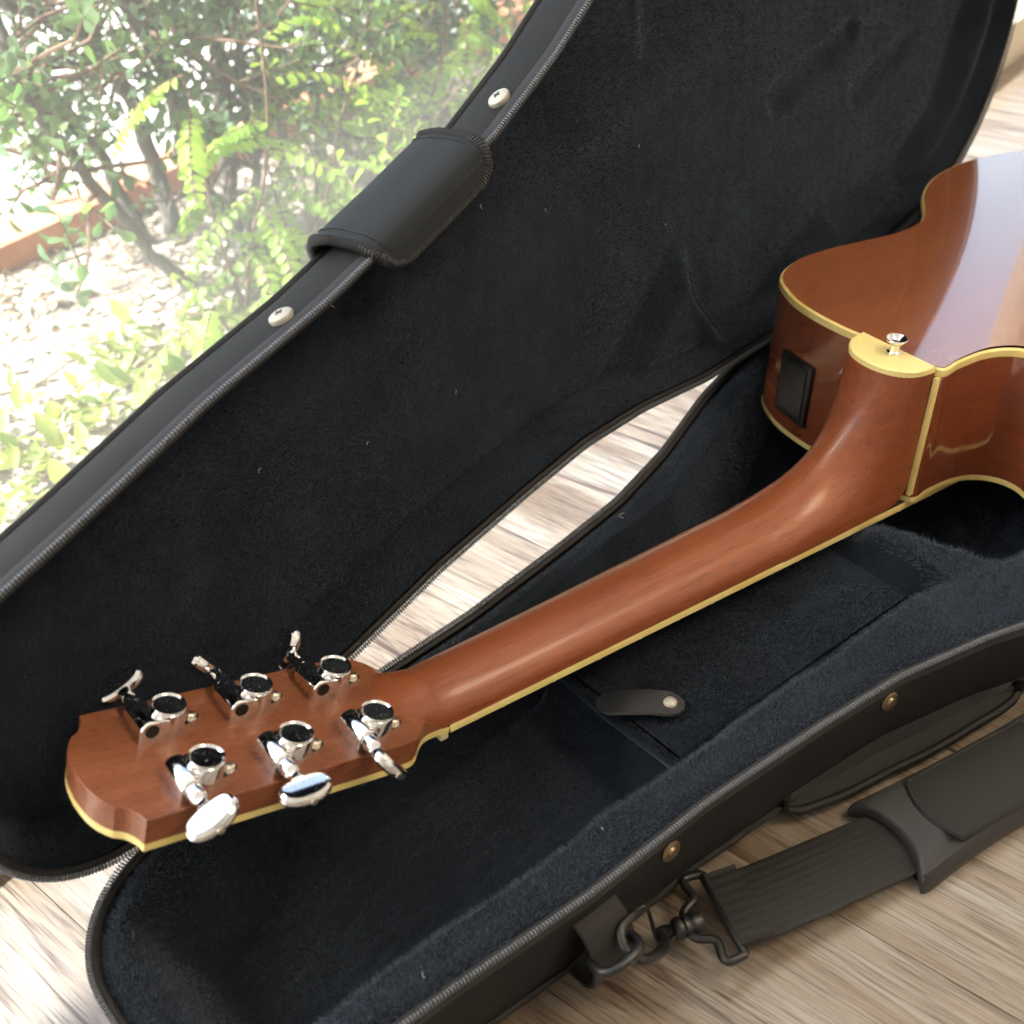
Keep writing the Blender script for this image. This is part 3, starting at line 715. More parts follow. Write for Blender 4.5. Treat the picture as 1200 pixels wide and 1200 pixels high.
# --- rivets
def rivet(c, ax, mt, parent, r=0.0062, cross=False):
    mb = MB(); mb.put(*lathe(c, ax, [(-0.002, r * 0.75), (0.0, r), (0.0010, r), (0.0017, r * 0.82), (0.0015, r * 0.55), (0.0026, r * 0.42), (0.0028, r * 0.25), (0.0026, 0.0)] if not cross else [(-0.002, r * 0.85), (0.0012, r), (0.0026, r * 0.92), (0.0034, r * 0.70), (0.0037, r * 0.4), (0.0037, 0.0)], 24))
    o = mb.obj("rivet", mt, parent)
    if cross:
        a = unit(np.cross(ax, (0.2, 0.3, 0.9))); b = np.cross(unit(ax), a)
        s = MB()
        for p_ in (a, b):
            s.put(*box(np.asarray(c) + unit(ax) * 0.0036, p_, np.cross(unit(ax), p_), unit(ax), r * 0.34, r * 0.08, 0.0003))
        s.obj("screw_slot", M_DARK, o, smooth=False)
def wall_pt(P, s, side, d, z):
    q = np.array([s, side * HW(s)]); e = 0.004; t = np.array([2 * e, side * (HW(s + e) - HW(s - e))]); t = unit(t); n = np.array([t[1], -t[0]]) * (1 if side < 0 else -1)
    return q + n * d, n
for s in (0.054, 0.214, 0.42):
    q, n = wall_pt(baseP, s, -1, 0.0012, 0); c = baseP(q[0], q[1], -0.0145).reshape(3); rivet(c, (n[0], n[1], 0.12), M_BRASS, base_shell)
for s in (0.062, 0.243, 0.42):
    q, n = wall_pt(lidP, s, 1, 0.0005, 0); c = lidP(q[0], q[1], -0.0135).reshape(3); rivet(c, LA * n[0] + LH * n[1] * 1.0 - LN * 0.16, M_NICKELW, lid_shell, 0.0068, True)

# --- side handle of the base, drooping on to the floor: rim tube and mesh palm
hs_ = np.linspace(0.148, 0.318, 26)
top = []; botm = []
for i, s in enumerate(hs_):
    q, n = wall_pt(baseP, s, -1, -0.006, 0); f = math.sin(math.pi * i / 25) ** 0.55
    top.append(baseP(q[0], q[1], -0.056).reshape(3)); botm.append(np.array([q[0] + n[0] * 0.013 * f, q[1] + n[1] * 0.013 * f, 0.013 - 0.006 * f]))
sh_ = MB(); mid = [(a + b) / 2 + np.array([0, 0.004, -0.002]) for a, b in zip(top, botm)]
V, F = loft([top, mid, botm], False, False); sh_.put(V, F)
hnd = sh_.obj("side_handle", fabric("handle_mesh", (0.005, 0.005, 0.0055), 700.0, 0.8), case); hnd["label"] = "padded carrying handle hanging from the near side of the case"
obj("handle_edge", *tube([top[0]] + botm + [top[-1]], 0.0028, 10), M_VINYL, hnd)

# --- fabric hinge joining lid and base at the back of the body
hz = []
for s in np.linspace(0.385, 0.655, 30):
    a = baseP(s, HW(s), -0.004).reshape(3); b = lidP(s, -HW(s), -0.004).reshape(3); mdp = (a + b) / 2 + np.array([0, 0.006, -0.004])
    hz.append([a, mdp, b])
hg = loft([[h[k] for h in hz] for k in range(3)], False, False)
obj("fabric_hinge", *hg, M_SHELL, case)

# --- handle flap folded over the lid's upper edge
def flap():
    s0, s1 = 0.116, 0.208
    rows = []; NS, NT = 30, 22
    def section(s, t):
        # t 0..1: from the outer face of the lid over the edge, to the free end hanging in front of the lining
        q, n = wall_pt(lidP, s, 1, 0, 0)
        path = [(-0.018, -0.0545), (-0.004, -0.0520), (0.0035, -0.045), (0.0070, -0.030), (0.0072, -0.012), (0.0062, -0.003), (0.0035, 0.0030), (-0.003, 0.0062), (-0.0125, 0.0070)]
        x = t * (len(path) - 1); i = min(int(x), len(path) - 2); f = x - i
        d = path[i][0] * (1 - f) + path[i + 1][0] * f; z = path[i][1] * (1 - f) + path[i + 1][1] * f
        p_ = q + n * d; return p_, z
    P = np.zeros((NS, NT, 3))
    for i in range(NS):
        a = i / (NS - 1)
        for j in range(NT):
            t = j / (NT - 1)
            c = (s0 + s1) / 2; half = (s1 - s0) / 2
            # rounded free corners
            k = max(0.0, (t - 0.66) / 0.34); half_t = half * (1 - 0.34 * (1 - math.sqrt(max(0, 1 - k * k))))
            s = c + (a * 2 - 1) * half_t
            bul = 0.0022 * math.sin(math.pi * t) * (1 - (2 * a - 1) ** 6)
            p_, z = section(s, t); q = lidP(p_[0], p_[1], z).reshape(3); P[i, j] = q + LH * bul + LN * bul * 0.5
    return P
FP = flap(); NS, NT = FP.shape[:2]
Nn = np.zeros_like(FP); du = np.gradient(FP, axis=0); dv = np.gradient(FP, axis=1); Nn = np.cross(du, dv); Nn /= np.linalg.norm(Nn, axis=2)[..., None]
if (Nn[NS // 2, NT // 2] @ LH) < 0: Nn = -Nn
th = 0.0022
V = np.vstack([FP.reshape(-1, 3), (FP - Nn * th).reshape(-1, 3)]); n0 = NS * NT
F = grid_faces(NS, NT) + [tuple(i + n0 for i in f[::-1]) for f in grid_faces(NS, NT)]
bd = [i * NT for i in range(NS)] ; edge = [(0, j) for j in range(NT)] + [(i, NT - 1) for i in range(1, NS)] + [(NS - 1, j) for j in range(NT - 2, -1, -1)] + [(i, 0) for i in range(NS - 2, 0, -1)]
ei = [i * NT + j for i, j in edge]
for k in range(len(ei)):
    a, b = ei[k], ei[(k + 1) % len(ei)]; F.append((a, b, b + n0, a + n0))
flap_o = obj("handle_flap", V, F, M_FLAP, case); flap_o["label"] = "grey stitched flap folded over the lid's upper edge"
# braided edge: a rope of slanted threads along the free border
ecurve = np.array([FP[i, j] for i, j in edge[:NT + NS - 1 + NT - 1]]); nrm_ = np.array([Nn[i, j] for i, j in edge[:NT + NS - 1 + NT - 1]])
ecurve = catmull(ecurve, 4, False); nrm_ = catmull(nrm_, 4, False)
dl = np.r_[0, np.cumsum(np.linalg.norm(np.diff(ecurve, axis=0), axis=1))]; tot = dl[-1]
obj("edge_binding", *tube(ecurve - nrm_ * th * 0.5, 0.0026, 12), M_THREAD, flap_o)
br = MB(); tg = np.gradient(ecurve, axis=0)
for d in np.arange(0.001, tot, 0.0018):
    c = np.array([np.interp(d, dl, ecurve[:, k]) for k in range(3)]); nn = unit([np.interp(d, dl, nrm_[:, k]) for k in range(3)]); t = unit([np.interp(d, dl, tg[:, k]) for k in range(3)])
    sd_ = np.cross(t, nn); c = c - nn * th * 0.5; pts = []
    for q in np.linspace(0, 2 * math.pi, 13):
        pts.append(c + (nn * math.cos(q) + sd_ * math.sin(q)) * 0.0028 + t * 0.0014 * math.sin(q * 0.5))
    br.put(*tube(pts, 0.0006, 5, False))
o = br.obj("braid_threads", M_THREAD, flap_o); o["kind"] = "stuff"
# stitch line inside the border
st = MB()
inn = [FP[2, j] for j in range(2, NT - 3)] + [FP[i, NT - 4] for i in range(2, NS - 2)] + [FP[NS - 3, j] for j in range(NT - 4, 1, -1)]
nin = [Nn[2, j] for j in range(2, NT - 3)] + [Nn[i, NT - 4] for i in range(2, NS - 2)] + [Nn[NS - 3, j] for j in range(NT - 4, 1, -1)]
inn = catmull(inn, 3, False); nin = catmull(nin, 3, False); dl = np.r_[0, np.cumsum(np.linalg.norm(np.diff(inn, axis=0), axis=1))]
for d in np.arange(0, dl[-1] - 0.003, 0.0034):
    c = [np.array([np.interp(d + x, dl, inn[:, k]) for k in range(3)]) for x in (0, 0.0012, 0.0024)]; nn = unit([np.interp(d, dl, nin[:, k]) for k in range(3)])
    st.put(*tube([c[0] + nn * 0.0001, c[1] + nn * 0.0006, c[2] + nn * 0.0001], 0.00045, 5))
o = st.obj("stitches", M_TAPE, flap_o); o["kind"] = "stuff"

# --- strap loop and ring at the near side of the base
q, n = wall_pt(baseP, 0.003, -1, 0.0, 0); n3 = np.array([n[0], n[1], 0]); t3 = np.array([-n[1], n[0], 0.0])
if t3[0] < 0: t3 = -t3
lc = baseP(q[0], q[1], -0.024).reshape(3)
S = []
for a, b in [(0.000, 0.008), (0.007, 0.0045), (0.0125, -0.004), (0.014, -0.016), (0.012, -0.030), (0.006, -0.038), (-0.006, -0.040)]:
    c = lc + n3 * a + np.array([0, 0, b])
    S.append(c)
S = catmull(S, 4, False); tg = np.gradient(S, axis=0); secs = []
for c, t in zip(S, tg):
    out = unit(np.cross(t, t3)); secs.append([c + t3 * x + out * y for x, y in ((-0.013, -0.001), (0.013, -0.001), (0.0138, 0.0003), (0.013, 0.0014), (-0.013, 0.0014), (-0.0138, 0.0003))])
loopo = obj("strap_loop", *loft(secs), M_WEB, case); loopo["label"] = "black webbing loop on the near side of the case"
rc = lc + n3 * 0.0165 - t3 * 0.002 + np.array([0, 0, -0.006])
rp = []
for k in range(29):
    a = 2 * math.pi * k / 28
    rp.append(rc + n3 * (0.0090 * math.copysign(abs(math.cos(a)) ** 0.7, math.cos(a))) + t3 * (0.0125 * math.copysign(abs(math.sin(a)) ** 0.6, math.sin(a))) + np.array([0, 0, 0.003 * math.cos(a)]))
dr = obj("d_ring", *tube(rp, 0.0027, 10, False), M_BLUEPL, case); dr["label"] = "black plastic ring on the case's webbing loop"

# ------------------------------------------------------------------ shoulder strap lying on the floor
strap = bpy.data.objects.new("shoulder_strap", None); col.objects.link(strap); strap.location = (0.08, -0.11, 0); STRAP_SHIFT = np.array([-0.004, -0.009, 0.0])
strap["label"] = "black webbing shoulder strap with ribbed band and rubber pad lying on the floor"; strap["category"] = "strap"
SO = np.array(strap.location)
def sp(name, V, F, mt, parent=strap, **kw): return obj(name, np.array(V) - SO + (0 if kw.pop('fixed', False) else STRAP_SHIFT), F, mt, parent, **kw)
c0, c1 = np.array([0.079, -0.1105]), np.array([0.184, -0.1495])
cen = catmull([(0.070, -0.107, 0.016), (0.079, -0.1105, 0.017), (0.10, -0.1185, 0.0165), (0.14, -0.1300, 0.014), (0.18, -0.1395, 0.012), (0.22, -0.1480, 0.011), (0.27, -0.1585, 0.009), (0.34, -0.173, 0.007), (0.42, -0.19, 0.005)], 7, False)
def ribbon(C, hw_, th_, ribs=0, z_add=0.0, sag=0.0):
    tg = np.gradient(C, axis=0); S = []
    for c, t in zip(C, tg):
        t = unit(t); sdv = unit(np.cross((0, 0, 1), t)); up = np.cross(t, sdv); sec = []
        K = 25
        for k in range(K):
            x = -1 + 2 * k / (K - 1); rib = 0.00030 * math.cos(x * math.pi * ribs) if ribs else 0.0
            sec.append(c + sdv * x * hw_ + up * (th_ + rib - sag * x * x) + np.array([0, 0, z_add]))
        for k in range(K - 1, -1, -1):
            x = -1 + 2 * k / (K - 1); sec.append(c + sdv * x * hw_ + up * (-th_ - sag * x * x) + np.array([0, 0, z_add]))
        S.append(sec)
    return loft(S)
web = sp("webbing", *ribbon(cen[5:] - np.array([0, 0, 0.004]) * sstep(np.arange(len(cen) - 5), 14, 26)[:, None], 0.0215, 0.0011, 9, 0.0, 0.0012), M_WEB)
# folded end with its cross stitch bar
fe = [c for c in cen[5:13]]
sp("folded_end", *ribbon(np.array(fe), 0.0222, 0.0012, 8, 0.0025), M_WEB, web)
# rubber shoulder pad: waisted plate with a raised frame
pc = np.array([0.252, -0.1545]); pd_ = unit(np.array([1.0, -0.22])); pn = np.array([-pd_[1], pd_[0]])
PH = 0.012
def pad_outline(L_, ends, mid):
    pts = []
    for a in np.linspace(-1, 1, 40):
        wv = mid + (ends - mid) * (abs(a) ** 2.2) if abs(a) < 0.80 else None
        if wv is None:
            k = (abs(a) - 0.80) / 0.20; wv = (mid + (ends - mid) * (0.80 ** 2.2)) * math.sqrt(max(0.0, 1 - 0.62 * k * k))
        pts.append((a * L_, wv))
    return np.array([(x, -y) for x, y in pts] + [(x, y) for x, y in pts[::-1]])
_sd = [(a * 0.080, 0.0275 + 0.0055 * abs(a) ** 2.2) for a in np.linspace(-1, 1, 25)]
_en = [(0.0815 - 0.013 * (1 - (y / 0.033) ** 2), y) for y in np.linspace(-0.0310, 0.0310, 17)]
PO = np.array([(x, -y) for x, y in _sd] + _en + [(x, y) for x, y in _sd[::-1]] + [(-x, -y) for x, y in _en])
_kk = np.array([1, 2, 1.0]) / 4
for _ in range(3): PO = (np.roll(PO, 1, 0) + 2 * PO + np.roll(PO, -1, 0)) / 4
def padP(P2, z): return [np.array([*(pc + pd_ * x + pn * y), z - 9.0 * max(0, abs(y) - 0.018) ** 2 * 6]) for x, y in P2]
S = [padP(offset2(PO, -0.003), PH - 0.008), padP(offset2(PO, -0.0005), PH - 0.005), padP(PO, PH), padP(offset2(PO, -0.0006), PH + 0.0030), padP(offset2(PO, -0.0018), PH + 0.0050), padP(offset2(PO, -0.0036), PH + 0.0060)]
PADCAP = True
pad = sp("shoulder_pad", *loft(S), M_RUBBER)
# inset fabric field, inside a sunken oval
_is = [(a * 0.043, 0.0218) for a in np.linspace(-1, 1, 21)]
_ie = [(0.043 + 0.007 * (1 - (y / 0.0218) ** 2), y) for y in np.linspace(-0.0200, 0.0200, 11)]
IO = np.array([(x, -y) for x, y in _is] + _ie + [(x, y) for x, y in _is[::-1]] + [(-x, -y) for x, y in _ie])
S = [padP(offset2(IO, 0.0022), PH + 0.0058), padP(offset2(IO, 0.0012), PH + 0.0078), padP(IO, PH + 0.0080), padP(offset2(IO, -0.0010), PH + 0.0066), padP(IO * 0.7, PH + 0.0068), padP(IO * 0.1, PH + 0.0070)]
sp("pad_inlay", *loft(S), M_WEB, pad)
# swivel clip
clip = bpy.data.objects.new("clip_body", None)
d0 = unit(np.array([cen[5][0] - cen[12][0], cen[5][1] - cen[12][1], 0])); n0_ = np.array([-d0[1], d0[0], 0.0])
kc = np.array([0.0725, -0.1083, 0.0170])
fr = []
for x, y in ((-0.003, -0.0255), (0.006, -0.0265), (0.0085, -0.0225), (0.0075, -0.013), (0.0165, -0.007), (0.0175, 0.007), (0.0075, 0.013), (0.0085, 0.0225), (0.006, 0.0265), (-0.003, 0.0255)):
    fr.append(kc + d0 * x + n0_ * y)
cb_ = MB(); cb_.put(*tube(catmull(fr, 4, False), 0.0025, 10)); cb_.put(*tube([kc + n0_ * -0.0255 - d0 * 0.003, kc + n0_ * 0.0255 - d0 * 0.003], 0.0026, 10))
cb = sp("strap_clip", cb_.V, cb_.F, M_BLACKPL)
sw = MB(); k0 = kc + d0 * 0.0155
sw.put(*lathe(k0, d0, [(-0.006, 0.0052), (-0.002, 0.0062), (-0.001, 0.0064), (0.0006, 0.0056), (0.0022, 0.0064), (0.0038, 0.0064), (0.0046, 0.0055), (0.006, 0.0062), (0.0085, 0.0060), (0.010, 0.0048)], 24))
sp("swivel_collar", sw.V, sw.F, M_BLACKPL, cb)
k1 = k0 + d0 * 0.010 + STRAP_SHIFT; tip_ = rc + t3 * 0.014 + n3 * 0.002
hook = catmull([k1, k1 + d0 * 0.007 + n0_ * -0.001, k1 * 0.45 + tip_ * 0.55 + np.array([0, -0.007, -0.003]), tip_ + np.array([-0.003, -0.009, -0.005]), tip_ + np.array([-0.010, -0.002, 0.002]), tip_ + np.array([-0.006, 0.006, 0.0075]), tip_ + np.array([0.004, 0.008, 0.0065])], 6, False)
sp("hook", *tube(hook, np.linspace(0.0034, 0.0024, len(hook)), 12), M_BLACKPL, cb, fixed=True)
gate = catmull([k1 + n0_ * 0.003, k1 + d0 * 0.010 + n0_ * 0.0045, tip_ + np.array([0.012, 0.006, 0.006]), tip_ + np.array([0.004, 0.008, 0.0065])], 5, False)
sp("gate_wire", *tube(gate, 0.0011, 8), M_BLACKPL, cb, fixed=True)

# ------------------------------------------------------------------ the guitar (local frame: x nut -> body, y away, z towards its back)
guitar = bpy.data.objects.new("acoustic_guitar", None); col.objects.link(guitar)
gm = Matrix.Identity(4)
for i, (a, b, c, d) in enumerate(zip((0.99209, -0.06390, -0.10802), (0.06428, 0.99793, 0.0), (0.10780, -0.00694, 0.99415), (0.00486, 0.03635, 0.02314 + RIM))):
    gm[i][0] = a; gm[i][1] = b; gm[i][2] = c; gm[i][3] = d
guitar.matrix_world = gm
guitar["label"] = "mahogany acoustic guitar with cream binding lying face down in the open case"; guitar["category"] = "guitar"
def gp(name, V, F, mt, parent=guitar, **kw): return obj(name, V, F, mt, parent, **kw)

body2 = catmull(np.array([(358, -8), (357.5, 20), (356, 45), (357.5, 70), (364, 95), (381, 121), (410, 133.5), (440, 134), (470, 129.5), (500, 124.5), (520, 123.5), (540, 127), (560, 137.5), (590, 162), (620, 179), (650, 189), (690, 194), (730, 190), (770, 176), (805, 150), (832, 115), (850, 75), (857, 35), (859, 0),
    (857, -35), (850, -75), (832, -115), (805, -150), (770, -176), (730, -190), (690, -194), (650, -189), (620, -179), (590, -162), (560, -142), (530, -130), (500, -125), (470, -126), (440, -129), (415, -127), (396, -119), (390, -106), (402, -93), (420, -82), (430, -68), (430, -53), (421, -40), (404, -32.5), (380, -31), (362, -31)]) / 1000, 6)[::-1]
area = 0.5 * np.sum(body2[:, 0] * np.roll(body2[:, 1], -1) - np.roll(body2[:, 0], -1) * body2[:, 1])
if area < 0: body2 = body2[::-1]
ZF, ZB_ = 0.006, 0.1045
def lay(d, z): q = offset2(body2, d); return np.c_[q, np.full(len(q), z)]
V, F = loft([lay(0, ZF + 0.004), lay(0, (ZF + ZB_) / 2), lay(0, ZB_ - 0.0040)], True, False); sides = gp("sides", V, F, M_SIDE)
# arched back and flat top: outline filled with an inner grid of points
from mathutils.geometry import delaunay_2d_cdt
def plate(d0, zf, step=0.014):
    q0 = offset2(body2, d0); n = len(q0)
    gx, gy = np.meshgrid(np.arange(0.36, 0.86, step), np.arange(-0.2, 0.2, step)); G = np.c_[gx.ravel(), gy.ravel()]
    ins = np.zeros(len(G), bool); x, y = G[:, 0], G[:, 1]
    for k in range(n):
        a, b = q0[k], q0[(k + 1) % n]; c = ((a[1] > y) != (b[1] > y)) & (x < (b[0] - a[0]) * (y - a[1]) / (b[1] - a[1] + 1e-15) + a[0]); ins ^= c
    dm = np.min(np.hypot(G[:, None, 0] - q0[None, :, 0], G[:, None, 1] - q0[None, :, 1]), axis=1); G = G[ins & (dm > step * 0.5)]
    pts = [Vector(p_) for p_ in np.vstack([q0, G])]
    r_ = delaunay_2d_cdt(pts, [], [list(range(n))], 1, 1e-6); V2 = np.array([tuple(v) for v in r_[0]]); F = [tuple(f) for f in r_[2]]
    return [(v[0], v[1], zf(v[0], v[1])) for v in V2], F
def up_faces(V, F, sgn):
    out = []
    for f in F:
        a, b, c = (np.array(V[f[k]]) for k in range(3)); z = np.cross(b - a, c - a)[2]; out.append(f if z * sgn > 0 else f[::-1])
    return out
V, F = plate(-0.0016, lambda x, y: ZB_ + 0.0012 + 0.0035 * max(0.0, 1 - ((x - 0.60) / 0.26) ** 2) * max(0.0, 1 - (y / 0.2) ** 2)); gp("back_plate", V, up_faces(V, F, 1), M_BACK, auto=None)
V, F = plate(-0.002, lambda x, y: ZF - 0.0002); gp("soundboard", V, up_faces(V, F, -1), M_TOP, auto=None)
def band(prof, name):
    S = [lay(d, z) for d, z in prof]; S.append(S[0]); V, F = loft(S, True, False); return gp(name, V, F, M_BIND)
band([(-0.003, ZB_ - 0.0038), (0.0002, ZB_ - 0.0042), (0.0004, ZB_ - 0.002), (0.0002, ZB_ + 0.0004), (-0.0006, ZB_ + 0.0011), (-0.0017, ZB_ + 0.0013), (-0.003, ZB_ + 0.0002)], "back_binding")
band([(-0.003, ZF + 0.0042), (0.0002, ZF + 0.0041), (0.0004, ZF + 0.002), (0.0002, ZF + 0.0002), (-0.001, ZF - 0.0005), (-0.003, ZF)], "front_binding")
# headstock outline (needed by the neck, which flares into it)
HA = 0.250
TH = np.array([-math.cos(HA), 0, math.sin(HA)]); NH = np.array([math.sin(HA), 0, math.cos(HA)])
def hs(s, y, t): return TH * s + np.array([0, y, 0]) + NH * t
TK = 0.0175
half = [(0.0, 0.0214), (0.009, 0.0216), (0.018, 0.0236), (0.0255, 0.0292), (0.0315, 0.0350), (0.041, 0.0374), (0.079, 0.0380), (0.124, 0.0382), (0.171, 0.0386)]
hp = list(catmull(half, 5, False)) + [(0.1737, 0.0386)]
hp += [tuple(q) for q in catmull([(0.1737, 0.0386), (0.1750, 0.0335), (0.1780, 0.0285), (0.1822, 0.0255)], 5, False)[1:]]
hp += [tuple(q) for q in catmull([(0.1822, 0.0255), (0.1862, 0.0190), (0.1886, 0.0105), (0.1895, 0.0)], 5, False)[1:]]
hp = np.array(hp)
# neck and heel, one loft: flare on to the headstock, shaft, carved heel
KS = 33
def neck_sec(b, a, hw_, pw_=0.85):
    b, a = np.array(b), np.array(a); sec = []
    for k in range(KS):
        q = math.pi * k / (KS - 1); y = -hw_ * math.cos(q); r = max(math.sin(q), 0.0) ** pw_
        p_ = b + (a - b) * r; sec.append(np.array([p_[0], y, p_[1]]))
    return sec
secs = []
for q in np.linspace(1, 0, 26):
    sv = 0.044 * q; e = q * q * (3 - 2 * q); hw_ = float(np.interp(sv, hp[:, 0], hp[:, 1])) - 0.0002
    top_t = 0.0232 * (1 - e) + (TK - 0.0008) * e; pw_ = 0.85 * (1 - e) + 0.55 * e; al_ = HA * min(1.0, q * 3.0)
    nn_ = np.array([math.sin(al_), 0, math.cos(al_)])
    secs.append([TH * sv + np.array([0, -hw_ * math.cos(math.pi * k / (KS - 1)), 0]) + nn_ * (0.0052 + (top_t - 0.0052) * max(math.sin(math.pi * k / (KS - 1)), 0.0) ** pw_) for k in range(KS)])
for x in np.linspace(0.010, 0.245, 22):
    hw_ = np.interp(x, [0, 0.36], [0.0216, 0.0285]); zt = np.interp(x, [0, 0.05, 0.25], [0.0232, 0.0228, 0.0262])
    secs.append(neck_sec((x, 0.0052), (x, zt), hw_))
hb = catmull([(0.245, 0.0052), (0.272, 0.0052), (0.300, 0.0052), (0.328, 0.0060), (0.350, 0.010), (0.3585, 0.024), (0.3595, 0.045), (0.3595, 0.07), (0.3595, 0.1035)], 5, False)
ha_ = catmull([(0.245, 0.0262), (0.264, 0.0285), (0.281, 0.0330), (0.2955, 0.0405), (0.3065, 0.0500), (0.3150, 0.0615), (0.3215, 0.0740), (0.3260, 0.0880), (0.3295, 0.1035)], 5, False)
hh = np.interp(np.linspace(0, 1, len(hb)), [0, 0.3, 0.5, 0.7, 1], [0.0268, 0.0278, 0.0290, 0.0292, 0.0285])
for i in range(1, len(hb)): secs.append(neck_sec(hb[i], ha_[i], hh[i], np.interp(i, [0, len(hb)], [0.85, 0.72])))
V, F = loft(secs, True, True); neck = gp("neck", V, F, M_NECK, auto=60); neck["label"] = "satin mahogany neck with carved heel"
# heel cap
hc = [(0.3595, -0.0285)] + [(0.3595 - 0.0300 * max(math.sin(q), 0) ** 0.72, -0.0285 * math.cos(q)) for q in np.linspace(0.06, math.pi - 0.06, 25)] + [(0.3595, 0.0285)]
hc = np.array(hc)[::-1]; a_ = 0.5 * np.sum(hc[:, 0] * np.roll(hc[:, 1], -1) - np.roll(hc[:, 0], -1) * hc[:, 1]); hc = hc if a_ > 0 else hc[::-1]
S = [np.c_[hc, np.full(len(hc), 0.1033)], np.c_[hc + 0, np.full(len(hc), 0.1068)], np.c_[offset2(hc, -0.0008), np.full(len(hc), 0.1075)]]
hcap = gp("heel_cap", *loft(S), M_BIND, neck, auto=30)
sb = gp("strap_button", *lathe((0.3525, -0.0015, 0.1072), (0, 0, 1), [(0, 0.0046), (0.0012, 0.0046), (0.0022, 0.0036), (0.006, 0.0033), (0.0085, 0.0062), (0.0098, 0.0068), (0.0104, 0.0064), (0.0098, 0.0046), (0.0082, 0.0030), (0.0082, 0.0)], 28), M_CHROME, neck)
gp("heel_binding", *box((0.3606, -0.0302, (ZF + ZB_) / 2 + 0.001), (1, 0, 0), (0, 1, 0), (0, 0, 1), 0.0022, 0.0013, (ZB_ - ZF) / 2 - 0.0055, 0.0004), M_BIND, sides)
# preamp panel on the upper side, following the side's own curve
i0 = np.argmin(np.hypot(body2[:, 0] - 0.3640, body2[:, 1] - 0.095)); pa = body2[np.argmin(np.hypot(body2[:, 0] - 0.3560, body2[:, 1] - 0.055))]; pb = body2[np.argmin(np.hypot(body2[:, 0] - 0.3640, body2[:, 1] - 0.093))]
pt = unit(np.array([*(pb - pa), 0])); pnm = np.cross(pt, (0, 0, 1.0)); pnm = pnm if pnm[0] < 0 else -pnm
pcn = np.array([*((pa + pb) / 2), 0.045]) + pnm * 0.0008
pre = gp("preamp_panel", *box(pcn, pt, (0, 0, 1), np.cross(pt, (0, 0, 1.0)), 0.0165, 0.0235, 0.0032, 0.0012), M_BLACKPL, sides)
gp("battery_door", *box(pcn + pnm * 0.0034, pt, (0, 0, 1), np.cross(pt, (0, 0, 1.0)), 0.0125, 0.0185, 0.0009, 0.0005), M_RUBBER, pre)
# fretboard with bound edge
S = []
for x in np.linspace(0.0, 0.43, 12):
    hw_ = np.interp(x, [0, 0.36, 0.43], [0.0213, 0.0283, 0.0290])
    S.append([np.array([x, y, z]) for y, z in ((-hw_, 0.0055), (-hw_, 0.0002), (0, -0.0012), (hw_, 0.0002), (hw_, 0.0055))])
fb = gp("fretboard", *loft(S), M_FRET)
for sg in (-1, 1):
    S = []
    for x in np.linspace(0.001, 0.43, 12):
        hw_ = np.interp(x, [0, 0.36, 0.43], [0.0213, 0.0283, 0.0290]) + 0.0003
        S.append([np.array([x, sg * (hw_ + a), z]) for a, z in ((0, 0.0052), (0.0005, 0.0030), (0.0003, 0.0003), (-0.002, -0.0005), (-0.0022, 0.0052))])
    gp("fretboard_binding", *loft(S), M_BIND, fb)
gp("nut", *box((-0.0025, 0, 0.0006), (1, 0, 0), (0, 1, 0), (0, 0, 1), 0.0026, 0.0214, 0.0042, 0.0008), M_BONE)
for k in range(1, 21):
    x = 0.648 * (1 - 2 ** (-k / 12.0)); hw_ = np.interp(x, [0, 0.36, 0.43], [0.0213, 0.0283, 0.0290]) - 0.001
    gp("fret", *box((x, 0, -0.0014), (1, 0, 0), (0, 1, 0), (0, 0, 1), 0.0010, hw_, 0.0007), M_NICKEL, fb, smooth=False)

# headstock
HS2 = np.vstack([hp, np.c_[hp[::-1][1:, 0], -hp[::-1][1:, 1]]])
a_ = 0.5 * np.sum(HS2[:, 0] * np.roll(HS2[:, 1], -1) - np.roll(HS2[:, 0], -1) * HS2[:, 1])
if a_ < 0: HS2 = HS2[::-1]
def hs_layer(d, t): q = offset2(HS2, d); return [hs(x, y, min(t, 0.0044) + max(t - 0.0044, 0) * float(sstep(x, 0.002, 0.027))) for x, y in q]
_lay = [hs_layer(0, 0.0044), hs_layer(0, TK - 0.0010), hs_layer(-0.00005, TK - 0.0003), hs_layer(-0.0003, TK)]
V, F = loft(_lay, True, False); nh = len(hp); nt_ = 2 * nh - 1; top0 = 3 * nt_
_id = (lambda i: i) if a_ >= 0 else (lambda i: nt_ - 1 - i)
for i in range(nh - 1):
    q_ = [top0 + _id(i), top0 + _id(i + 1)] + ([top0 + _id(nt_ - 2 - i)] if i + 1 < nh - 1 else []) + [top0 + _id(nt_ - 1 - i)]
    F.append(tuple(q_) if a_ < 0 else tuple(q_[::-1]))
head = gp("headstock", V, F, M_HEAD, auto=12)
gp("headstock_binding", *loft([hs_layer(-0.0006, 0.0), hs_layer(0.0002, 0.0006), hs_layer(0.0002, 0.0043)]), M_BIND, head, auto=30)
